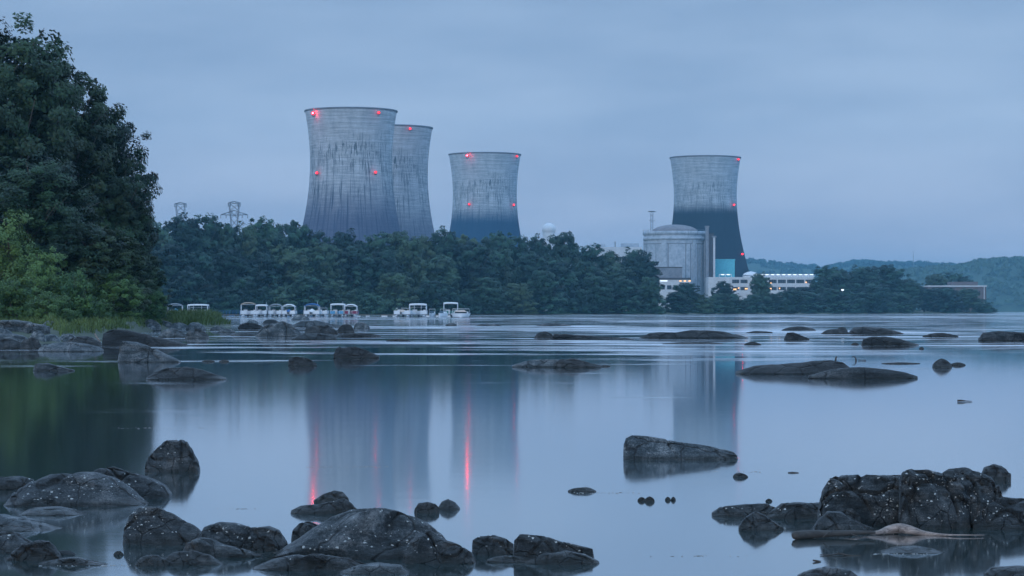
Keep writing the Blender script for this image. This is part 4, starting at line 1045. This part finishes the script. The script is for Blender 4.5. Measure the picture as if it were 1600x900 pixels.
fg([(84, 864), (95, 860), (108, 860), (118, 865)], 868, 'small black stone at the right end of the bottom left shelf', tone=.22)
fg([(192, 850), (193, 825), (200, 806), (214, 794), (232, 792), (252, 796), (270, 805), (281, 813), (300, 820), (316, 833), (318, 850)], 853, 'smooth rounded boulder heavily dotted with white droppings left of centre', dep=.75, tone=.4, speck=.7, rough=.6)
fg([(308, 845), (318, 824), (342, 815), (365, 816), (395, 823), (420, 821), (436, 828), (448, 846), (450, 855)], 862, 'flat topped speckled boulder between the smooth boulder and the big central rock', dep=.7, tone=.5, speck=.3)
fg([(285, 862), (292, 848), (310, 842), (330, 843), (348, 851), (380, 858), (410, 868)], 872, 'knobbly low rock in front of the flat topped speckled boulder', dep=.5, tone=.45, speck=.2, rough=1.4)
fg([(252, 876), (272, 863), (300, 860), (328, 868), (350, 882)], 884, 'low wedge with a sharp mirror image at the bottom left of centre', dep=.6, tone=.38, speck=.25)
fg([(211, 880), (222, 869), (245, 867), (264, 876)], 885, 'small dark rock with a crooked twig leaning on it', dep=.6, tone=.32)
fg([(392, 858), (397, 842), (410, 835), (424, 840), (434, 856)], 862, 'small black pointed rock leaning on the flat topped boulder', dep=.6, tone=.2)
fg([(455, 842), (457, 828), (468, 817), (482, 814), (498, 820), (512, 832)], 846, 'small grey boulder just behind the left slope of the big central rock', dep=.7, tone=.42)
# central
fg([(396, 884), (430, 866), (462, 846), (490, 826), (515, 810), (545, 798), (585, 795), (620, 800), (650, 810), (680, 826), (696, 845), (702, 868)], 876, 'biggest central boulder, broad and domed with pale speckled crown', dep=.62, tone=.56, speck=.4, cuts=5)
fg([(628, 874), (636, 852), (655, 832), (672, 828), (690, 842), (715, 852), (738, 866), (744, 878)], 882, 'cracked rounded lobe joined to the right foot of the biggest central boulder', dep=.6, tone=.4, speck=.45)
fg([(395, 888), (425, 874), (455, 866), (500, 866), (545, 872), (575, 884)], 893, 'low rippled ledge at the bottom in front of the biggest central boulder', dep=.5, tone=.36, speck=.12, rough=1.7)
fg([(530, 893), (560, 884), (590, 880), (625, 884), (640, 894)], 899, 'pale wet slab at the bottom edge below the central boulder', dep=.7, tone=.75, p=.9)
fg([(490, 782), (505, 772), (522, 766), (536, 769), (545, 780)], 786, 'small striped rock behind the dark rock above the central boulder', dep=.6, tone=.5)
fg([(454, 798), (470, 790), (495, 789), (518, 783), (538, 779), (550, 787), (561, 800)], 804, 'long dark rock by the red light streak above the central boulder', dep=.5, tone=.3, speck=.1)
fg([(647, 796), (654, 786), (668, 784), (680, 787), (687, 794), (687, 799)], 802, 'left one of two small round dark stones behind the central boulder', dep=.8, tone=.3, rough=.8)
fg([(684, 794), (690, 784), (700, 780), (711, 785), (719, 794)], 797, 'right one of two small round dark stones behind the central boulder', dep=.8, tone=.3, rough=.8)
fg([(737, 862), (738, 845), (748, 839), (770, 837), (790, 842), (803, 850)], 868, 'blocky dark boulder between the central rock and the cracked block to its right', dep=.7, tone=.34, speck=.15)
fg([(802, 870), (803, 846), (812, 836), (850, 836), (868, 844), (900, 850), (926, 857), (929, 872)], 878, 'long cracked block with a squared left face right of centre', dep=.55, tone=.34, speck=.4)
fg([(820, 878), (850, 864), (885, 861), (915, 866), (937, 878)], 883, 'lower layer of rock with a pointed right end under the long cracked block', dep=.5, tone=.35, speck=.3)
fg([(760, 872), (790, 868), (815, 870), (835, 876)], 880, 'wet flat shelf in front of the blocky dark boulder', dep=.6, tone=.32, p=.9)
fg([(887, 765), (900, 762), (918, 761), (932, 767)], 769, 'flat sliver of dark rock alone on open water right of centre', dep=.5, tone=.28)
fg([(996, 780), (1001, 776.5), (1007, 778), (1009, 781)], 783, 'left one of the first pair of tiny round stones below the wedge rock', tone=.25)
fg([(1007, 780), (1015, 775.5), (1023, 780)], 784, 'right one of the first pair of tiny round stones below the wedge rock', tone=.25)
fg([(1039, 780), (1043, 776), (1048, 779)], 782, 'left one of the second, smaller pair of tiny stones below the wedge rock', tone=.25)
fg([(1048, 780), (1052, 776), (1056, 779)], 782, 'right one of the second, smaller pair of tiny stones below the wedge rock', tone=.25)
fg([(1145, 743), (1149, 738), (1158, 740), (1169, 745)], 746, 'small wet stone under the right end of the wedge rock', tone=.4)
fg([(974, 718), (974, 697), (978, 684), (988, 679), (1008, 680), (1030, 684), (1060, 690), (1095, 694), (1130, 701), (1147, 706), (1153, 713)], 719, 'pale grey wedge shaped rock with a blunt left end alone in open water', dep=.35, tone=.85, rough=.8)
# right foreground
fg([(1112, 802), (1125, 793), (1165, 788), (1200, 787), (1220, 797)], 808, 'flat dark slab at the far left of the right hand rock pile', dep=.5, tone=.34, speck=.2)
fg([(1198, 806), (1222, 787), (1250, 785), (1290, 786), (1300, 800)], 812, 'low speckled slab joining the flat slab to the massive boulder at the right', dep=.6, tone=.36, speck=.45)
fg([(1154, 824), (1162, 810), (1180, 800), (1195, 804), (1224, 826)], 830, 'small pointed wet rock in front of the low speckled slab at the right', dep=.6, tone=.42)
fg([(1196, 782), (1201, 779), (1207, 782)], 784, 'tiny dark stone just above the low speckled slab', tone=.2)
fg([(1279, 812), (1282, 790), (1287, 765), (1298, 748), (1320, 742), (1345, 739), (1380, 741), (1412, 741), (1424, 765), (1426, 812)], 824, 'massive rounded left half of the right hand boulder, flat topped with white dots', dep=.8, tone=.44, speck=.5, cuts=6)
fg([(1406, 822), (1407, 765), (1409, 740), (1425, 732), (1455, 733), (1478, 740), (1500, 752), (1512, 775), (1516, 822)], 828, 'blocky middle part of the right hand boulder, highest point beside the deep crack', dep=.75, tone=.46, speck=.45, cuts=6)
fg([(1480, 815), (1482, 752), (1495, 741), (1525, 738), (1550, 747), (1564, 760), (1569, 778), (1572, 815)], 825, 'rounded bulging right part of the right hand boulder under a pale curved top', dep=.8, tone=.46, speck=.5)
fg([(1520, 818), (1545, 788), (1570, 778), (1600, 779), (1640, 790), (1660, 815)], 829, 'low sloping rock at the right edge against the right hand boulder', dep=.6, tone=.4, speck=.55)
fg([(1468, 742), (1485, 733), (1510, 731), (1532, 738), (1540, 745)], 752, 'dark ledge peeping out behind the top of the right hand boulder', dep=.6, tone=.28)
fg([(1532, 746), (1538, 731), (1552, 726), (1566, 728), (1580, 741)], 752, 'small dark rounded rock behind the right end of the right hand boulder', dep=.8, tone=.3)
fg([(1270, 828), (1280, 812), (1295, 800), (1315, 800), (1330, 812), (1372, 827)], 834, 'smooth bluish rock at the foot of the massive boulder above the driftwood', dep=.6, tone=.4)
fg([(1306, 812), (1314, 796), (1330, 794), (1344, 804), (1350, 818)], 826, 'small rounded rock between the smooth bluish rock and the massive boulder', dep=.7, tone=.4)
fg([(1376, 862), (1400, 855), (1430, 853), (1458, 857), (1475, 863)], 866, 'pale flat stone barely above the water below the driftwood', dep=.8, tone=.55, p=.9)
fg([(1246, 899), (1262, 892), (1290, 886), (1312, 887), (1330, 892), (1342, 901)], 914, 'rounded rock cut by the bottom edge below the driftwood', dep=.7, tone=.55, speck=.2)
fg([(1539, 897), (1552, 888), (1580, 886), (1620, 885), (1650, 895)], 903, 'flat dark rock in the bottom right corner', dep=.6, tone=.34)
# mid river
md([(1150, 581), (1180, 572), (1230, 568), (1270, 564), (1300, 563), (1318, 566), (1331, 576)], 585, 'long black smooth rock with a short stub of wood standing on it', dep=.3, tone=.26, rough=.5)
md([(1263, 587), (1300, 577), (1340, 573), (1385, 577), (1415, 582), (1434, 588)], 592, 'long grey speckled rock overlapping the right end of the long black rock', dep=.3, tone=.46, rough=.5)
md([(1457, 571), (1463, 566), (1471, 560), (1479, 565), (1488, 571)], 574, 'small conical rock alone in the water at the right', dep=.7, tone=.36)
md([(1484, 569), (1495, 566), (1509, 569)], 571, 'thin dark sliver trailing right from the small conical rock', dep=.3, tone=.25)
md([(1346, 538), (1349, 530), (1362, 526), (1385, 526), (1405, 529), (1422, 534), (1436, 538)], 540, 'smooth whale backed dark rock at the right, nearest of the far cluster', dep=.3, tone=.3, rough=.4)
md([(1225, 529), (1230, 520), (1240, 519), (1252, 524), (1265, 529)], 531, 'small dark tilted rock left of the far right cluster', dep=.5, tone=.24)
md([(1221, 515), (1235, 511), (1250, 510), (1275, 514)], 517, 'low brownish rock behind the small dark tilted rock', dep=.4, tone=.42)
md([(1283, 521), (1295, 515), (1312, 514), (1328, 520)], 522, 'low rounded rock at the left of the far right cluster', dep=.4, tone=.36)
md([(1306, 516), (1312, 511), (1320, 511), (1325, 516)], 519, 'small bump of rock behind the low rounded rock of the far right cluster', dep=.6, tone=.34)
md([(1325, 521), (1333, 512), (1350, 510), (1375, 511), (1395, 516), (1412, 521)], 522, 'broadest brownish rock of the far right cluster', dep=.4, tone=.42)
md([(1441, 526), (1455, 521), (1475, 520), (1498, 524)], 527, 'flat dark rock right of the far right cluster', dep=.3, tone=.32)
md([(1529, 529), (1537, 519), (1560, 517), (1590, 519), (1640, 522)], 533, 'long low rock running off the right edge of the photo', dep=.3, tone=.45)
md([(1162, 538), (1172, 534), (1182, 535), (1190, 538)], 539.5, 'tiny black rock above the left tip of the long black rock', dep=.5, tone=.2)
md([(1330, 538), (1336, 535), (1342, 537)], 539, 'tiny stone left of the whale backed rock', tone=.2)
md([(1436, 544), (1440, 542), (1444, 544)], 545.5, 'tiny stone below the right end of the whale backed rock', tone=.2)
md([(1377, 567), (1405, 566), (1438, 567)], 568.5, 'long thin line of rock just awash above the long grey speckled rock', dep=.2, tone=.25)
md([(1046, 526), (1056, 519), (1080, 515), (1105, 516), (1130, 518), (1150, 522), (1170, 527)], 528.5, 'dark ridge of rock beneath the right cooling tower', dep=.3, tone=.3)
md([(998, 528), (1015, 520), (1035, 519), (1055, 520), (1062, 526)], 528.5, 'pale brown rock joined to the left end of the dark ridge', dep=.35, tone=.5)
md([(1165, 520), (1178, 517), (1208, 518)], 520.5, 'thin dark ledge to the right of the dark ridge', dep=.2, tone=.3)
md([(834, 528), (840, 520), (852, 517), (862, 521), (866, 528)], 529, 'small flat topped grey rock at the left end of the line below the third tower', dep=.5, tone=.42)
md([(861, 528), (866, 522), (885, 522), (915, 524), (950, 526), (992, 529)], 530.5, 'long thin black rock right of the small flat topped grey rock', dep=.2, tone=.28)
md([(1035, 536), (1075, 534), (1130, 536)], 538, 'thin ledge barely above water in front of the dark ridge', dep=.2, tone=.3)
md([(800, 571), (820, 564), (845, 561), (870, 562), (892, 570)], 574, 'pale grey low rock on the left of the pair near mid river', dep=.3, tone=.75)
md([(864, 568), (875, 561), (895, 560), (915, 565), (940, 571)], 574.5, 'dark low rock on the right of the pair near mid river', dep=.3, tone=.36)
md([(936, 572), (944, 570), (954, 571)], 573, 'tiny flat chip of rock beyond the right end of the mid river pair', tone=.3, dep=.4)
md([(521, 556), (524, 546), (530, 541), (535, 543), (550, 541), (568, 546), (593, 556)], 560, 'dark hump with a notched left peak in the streaked water', dep=.4, tone=.28)
md([(450, 569), (451, 560), (462, 557), (480, 559), (495, 568)], 572, 'small dark blocky rock left of the notched hump', dep=.5, tone=.28)
md([(228, 590), (240, 581), (260, 574), (290, 573), (318, 579), (338, 586), (353, 590)], 594, 'dark smooth boulder with a pale crease in front of the bank', dep=.4, tone=.34, rough=.8)
md([(315, 564), (325, 562), (336, 563)], 565.5, 'small flat stone awash above the dark creased boulder', dep=.4, tone=.3)
md([(342, 564), (350, 562), (358, 563)], 565.5, 'smaller flat stone awash right of its neighbour above the creased boulder', dep=.4, tone=.3)
md([(51, 578), (56, 568), (74, 567), (92, 572), (116, 578)], 580, 'grey tapering rock alone in the green shaded water at the left', dep=.4, tone=.6)
md([(603, 532), (615, 529), (628, 529), (642, 532)], 533.5, 'small dark flat rock in the streaks below the right group of boats', dep=.3, tone=.28)
md([(696, 508), (705, 504), (714, 507)], 509, 'small pale rock in front of the right group of boats', dep=.5, tone=.8)
md([(744, 508), (760, 505), (784, 508)], 509.5, 'flat pale rock right of the small pale one beyond the streaks', dep=.3, tone=.8)
md([(838, 508), (858, 504), (892, 508)], 509.5, 'longer flat pale rock farther right on the far streaks', dep=.3, tone=.7)
# near bank
bk([(184, 562), (186, 538), (191, 532), (212, 534), (235, 543), (258, 553), (281, 564)], 567, 'slate blue slanting boulder in front of the black slab on the left bank', dep=.6, tone=.55, rough=.7)
bk([(159, 541), (160, 521), (172, 515), (200, 516), (225, 522), (255, 529), (292, 537)], 542, 'long black slab tapering right beneath the grass on the left bank', dep=.3, tone=.18, rough=.6)
bk([(60, 540), (90, 534), (130, 537), (161, 545)], 550, 'low pale apron of rock sloping into the green water on the left bank', dep=.6, tone=.6, p=.9)
bk([(-30, 543), (0, 530), (15, 528), (30, 534), (33, 543)], 546, 'dark rounded rock at the left edge at the foot of the bank', dep=.6, tone=.3)
bk([(31, 543), (36, 531), (48, 527), (60, 531), (66, 543)], 546, 'dark rounded rock beside its twin at the left foot of the bank', dep=.6, tone=.32)
bk([(98, 538), (120, 526), (142, 525), (160, 538)], 541, 'dark bluish rock left of the black slab', dep=.5, tone=.34)
bk([(-30, 514), (0, 500), (22, 499), (48, 503), (78, 511)], 520, 'long pale topped boulder at the left edge half in the grass', dep=.4, tone=.62, zoff=.25)
bk([(66, 507), (73, 501), (82, 501), (88, 506)], 508, 'small almost white stone in the grass right of the pale topped boulder', dep=.6, tone=1.0, zoff=.4)
bk([(-30, 524), (0, 513), (10, 514), (22, 522)], 527, 'pale blue grey stone at the left edge below the pale topped boulder', dep=.6, tone=.65, zoff=.12)
bk([(-20, 534), (0, 522), (25, 521), (48, 530)], 536, 'wide grey stone at the left edge above the two dark rounded ones', dep=.6, tone=.55, zoff=.1)
bk([(44, 530), (52, 520), (60, 516), (72, 526)], 532, 'peaked pinkish grey stone, leftmost of the pale trio', dep=.6, tone=.8, zoff=.1)
bk([(62, 532), (72, 523), (86, 522), (94, 531)], 535, 'middle stone of the pale trio below the grass', dep=.6, tone=.82, zoff=.08)
bk([(88, 533), (98, 524), (110, 521), (123, 531)], 535, 'rightmost stone of the pale trio below the grass', dep=.6, tone=.8, zoff=.08)
bk([(222, 509), (226, 498), (234, 499), (252, 511)], 513, 'tilted grey slab at the right end of the grass strip', dep=.5, tone=.5, zoff=.2)
bk([(224, 511), (232, 506), (243, 511)], 513.5, 'small white stone at the foot of the tilted grey slab', dep=.5, tone=1.0, zoff=.15)
bk([(247, 523), (256, 513), (274, 513), (291, 522)], 527, 'broad grey rock in front of the rocky point', dep=.5, tone=.55)
bk([(289, 525), (295, 514), (308, 513), (327, 525)], 529, 'slanting grey rock right of the broad grey rock on the rocky point', dep=.5, tone=.5)
bk([(262, 512), (272, 504), (285, 504), (297, 512)], 515, 'pale rounded rock on the point below the green tuft', dep=.5, tone=.66, zoff=.08)
bk([(290, 511), (298, 503), (310, 505), (322, 513)], 516, 'pale wedge rock right of its rounded neighbour below the green tuft', dep=.5, tone=.7, zoff=.08)
bk([(243, 507), (252, 501), (264, 503), (270, 508)], 510, 'flat brown rock between the grass strip and the green tuft', dep=.5, tone=.5, zoff=.15)
bk([(328, 513), (338, 509), (352, 513)], 516, 'small pinkish rock at the tip of the rocky point', dep=.5, tone=.66)
bk([(340, 518), (350, 513), (368, 518)], 520, 'small grey rock off the tip of the rocky point', dep=.5, tone=.5)
bk([(256, 489), (275, 486), (296, 489)], 492, 'dark brown flat rock on the point in front of the leftmost boat', dep=.5, tone=.26, zoff=.7)
bk([(371, 512), (374, 505), (388, 504), (412, 511)], 514, 'dark low rock at the left end of the ledge chain', dep=.4, tone=.24, group='ledge chain off the rocky point')
bk([(384, 504), (390, 499), (404, 504)], 506, 'pale rock behind the dark low rock of the ledge chain', dep=.4, tone=.8, group='ledge chain off the rocky point')
bk([(398, 523), (410, 511), (425, 504), (442, 501), (455, 506), (470, 521)], 526, 'biggest pale rounded rock of the ledge chain', dep=.5, tone=.62, group='ledge chain off the rocky point')
bk([(410, 504), (414, 499), (428, 499), (436, 503)], 506, 'black blocky rock behind the biggest pale rounded rock', dep=.5, tone=.18, group='ledge chain off the rocky point')
bk([(455, 498), (462, 492), (476, 493), (484, 498)], 500, 'pale brownish rock farthest back on the ledge chain below the blue canopy boat', dep=.5, tone=.75, group='ledge chain off the rocky point')
bk([(452, 510), (470, 502), (495, 501), (518, 506), (540, 510)], 512, 'long grey rock behind the arched dark rocks of the chain', dep=.4, tone=.45, group='ledge chain off the rocky point')
bk([(476, 520), (478, 511), (492, 507), (512, 508), (528, 518)], 522, 'arched dark rock with a pale rim in the ledge chain', dep=.4, tone=.34, group='ledge chain off the rocky point')
bk([(455, 529), (470, 522), (500, 520), (524, 524), (527, 529)], 531, 'flat grey front ledge of the chain nearest the camera', dep=.4, tone=.42, group='ledge chain off the rocky point')
bk([(526, 518), (534, 508), (548, 506), (554, 517)], 520, 'dark square rock at the right of the arched one', dep=.4, tone=.3, group='ledge chain off the rocky point')
bk([(552, 511), (556, 504), (566, 503), (578, 511)], 514, 'pale topped rock at the far right end of the ledge chain', dep=.4, tone=.7, group='ledge chain off the rocky point')
bk([(527, 524), (550, 520), (585, 523), (596, 524)], 526, 'thin black ledge at the right end of the chain', dep=.3, tone=.22, group='ledge chain off the rocky point')
bk([(360, 523), (380, 519), (400, 523)], 525, 'small low grey ledge left of the biggest pale rounded rock', dep=.4, tone=.45, group='ledge chain off the rocky point')

# ---------------------------------------------------------------- driftwood and twigs
M['wood_pale'] = grainy('driftwood_pale', (.06, .045, .04), (.40, .32, .28), 14, .8, .7, mscale=(.5, 5, 5))
M['wood_dark'] = grainy('driftwood_dark', (.02, .018, .017), (.055, .05, .045), 9, .7, .5, mscale=(1, 5, 5))
def wood(name, pts, mat_, label, cat, n=10, subs=()):
    """pts: (px, py, radius_px, extra depth) ; y row relative to a waterline row given first"""
    row, pp = pts; d0 = dof(row); V = []; Rr = []
    for (px, py, r, dd) in pp:
        d = d0 + dd; p = at(px, d, zof(py, d)); V.append(p); Rr.append(r / F * d)
    c = at(pp[0][0], d0, 0)
    # resample
    P2 = []; R2 = []
    for i in range(len(V) - 1):
        for k in range(5):
            t = k / 5; a = V[max(i - 1, 0)]; b_ = V[i]; c2 = V[i + 1]; e_ = V[min(i + 2, len(V) - 1)]
            q = .5 * ((2 * b_) + (c2 - a) * t + (2 * a - 5 * b_ + 4 * c2 - e_) * t * t + (3 * b_ - a - 3 * c2 + e_) * t ** 3)
            P2.append(q - c); R2.append((Rr[i] * (1 - t) + Rr[i + 1] * t) * (1 + .14 * noise.noise(q * 14)))
    P2.append(V[-1] - c); R2.append(Rr[-1])
    g = MB(); g.tube(P2, R2, n)
    for sp in subs:
        q = [at(px, d0 + dd, zof(py, d0 + dd)) - c for (px, py, r, dd) in sp]; g.tube(q, [s[2] / F * d0 for s in sp], 6)
    o = g.build(name, mat_, None, c); tag(o, label, cat); return o
wood('driftwood_log', (836, [(1352, 833, 1.2, 0), (1372, 832, 3.5, 0), (1388, 828, 6.5, .05), (1404, 825.5, 8, .05), (1422, 828, 7, 0), (1442, 833, 4.5, 0), (1468, 835.5, 2.2, -.05), (1496, 836, 1.0, -.1), (1538, 836.2, .5, -.1)]), M['wood_pale'], 'pale bleached driftwood with a swollen middle lying in the water at the right', 'driftwood',
     subs=[[(1402, 822, 2.5, .05), (1406, 818.5, .8, .05)], [(1352, 833.5, 2, 0), (1335, 829.5, 1.5, 0), (1318, 829, .8, 0)]])
wood('driftwood_log', (843, [(1238, 838, 4, 0), (1244, 836.5, 7.5, 0), (1262, 835, 7, .05), (1290, 834, 6, .08), (1318, 833, 5, .1), (1350, 832, 3.5, .12), (1368, 832, 2, .12)]), M['wood_dark'], 'dark waterlogged log left of the pale driftwood', 'driftwood',
     subs=[[(1286, 840, 1.4, -.05), (1295, 832, 1.2, -.05), (1302, 829, .8, 0)], [(1330, 834, 1.2, -.04), (1345, 840, .9, -.04)]])
wood('twig', (886, [(239, 893 - 10, .8, 0), (232, 877, .8, 0), (240, 868, .7, 0.02)]), M['wood_dark'], 'crooked twig leaning on the small dark rock at the bottom left', 'twig', 5)
wood('twig', (868, [(646, 856, 1.0, .07), (649, 828, .9, .07), (651, 799, .7, .07)]), M['wood_dark'], 'thin straight stick standing up on the biggest central boulder', 'twig', 5)
wood('driftwood_stub', (582, [(1305.5, 566, 1.6, 0), (1306, 560, 1.5, 0), (1307.5, 557, 1.2, 0)]), M['wood_dark'], 'short dark stub standing on the long black rock', 'driftwood', 6)
wood('floating_branch', (564, [(1331, 558, .5, 0), (1334, 557, .5, 0), (1337, 560, 1, 0), (1337.5, 564, 1.6, 0)]), M['wood_dark'], 'small curled branch sticking out of the water right of the stub', 'branch', 6)
wood('floating_branch', (564, [(1341, 562.5, .8, 0), (1347, 563, .5, 0), (1353, 562.8, .9, 0)]), M['wood_dark'], 'short sliver of wood floating beside the small curled branch', 'branch', 6)
wood('floating_branch', (628, [(1496, 626.2, 1.8, 0), (1502, 626, 1.7, 0), (1509, 626.6, .9, 0), (1519, 627, .5, 0)]), M['wood_dark'], 'small stick floating alone on open water at the right', 'branch', 6)
wood('floating_branch', (739, [(1231, 738.3, .6, 0), (1238, 738, 1.1, 0), (1248, 738.3, .5, 0)]), M['wood_dark'], 'thin stick floating right of the small wet stone below the wedge rock', 'branch', 6)
wood('floating_branch', (878, [(1270, 875.5, 1.4, 0), (1276, 876.5, 1.8, 0), (1283, 877, .6, 0)]), M['wood_dark'], 'small chip of wood floating near the bottom below the dark log', 'branch', 6)
wood('floating_branch', (868.5, [(1281, 867, 1, 0), (1298, 867.2, .9, .0), (1312, 865, 1.6, .02), (1326, 867.5, .9, 0), (1345, 868, .6, 0)]), M['wood_dark'], 'knobbly branch floating below the dark log', 'branch', 6, subs=[[(1312, 865, .9, 0), (1309, 862, .5, 0)]])
wood('bleached_stick', (541, [(148, 521, .8, 0), (152, 528, 1.2, 0), (157, 534, .8, 0)]), M['wood_pale'], 'small bleached stick leaning on the rocks left of the black slab', 'driftwood', 6)

def debris():
    rd = random.Random(4); g = MB()
    for (px0, px1, py, n_) in ((478, 606, 729.5, 70), (185, 330, 669, 45), (1070, 1200, 737.5, 26), (890, 1012, 770.5, 30), (1360, 1465, 866, 34), (60, 210, 884, 22), (1000, 1180, 869, 16), (330, 400, 795, 10)):
        for _ in range(n_):
            px = rd.uniform(px0, px1); d = dof(py + rd.gauss(0, .5)); p = at(px, d, 0); r = rd.uniform(.0015, .0045) * (1 if rd.random() < .85 else 2)
            a = rd.uniform(0, 3.1); k = rd.uniform(1, 2.6)
            q = [(p.x + r * k * math.cos(t) * math.cos(a) - r * math.sin(t) * math.sin(a), p.y + r * k * math.cos(t) * math.sin(a) + r * math.sin(t) * math.cos(a)) for t in (0, 1.05, 2.1, 3.14, 4.2, 5.2)]
            h = rd.uniform(.001, .003)
            g.add([(x, y, -.002) for x, y in q] + [(x * .999 + p.x * .001, y, h) for x, y in q], [(6, 7, 8, 9, 10, 11)] + [(i, (i + 1) % 6, 6 + (i + 1) % 6, 6 + i) for i in range(6)])
    tag(g.build('floating_leaves', M['leaf_litter']), kind='stuff')
M['leaf_litter'] = grainy('leaf_litter', (.12, .13, .13), (.4, .42, .42), 40, .8, 0)
debris()
haze()
labels = [o['label'] for o in C.objects if o.parent is None and 'label' in o]
print('things', len(labels), 'unique', len(set(labels)))
for o in C.objects:
    if 'label' in o and not (4 <= len(o['label'].split()) <= 16): print('LABEL LENGTH', o['label'])
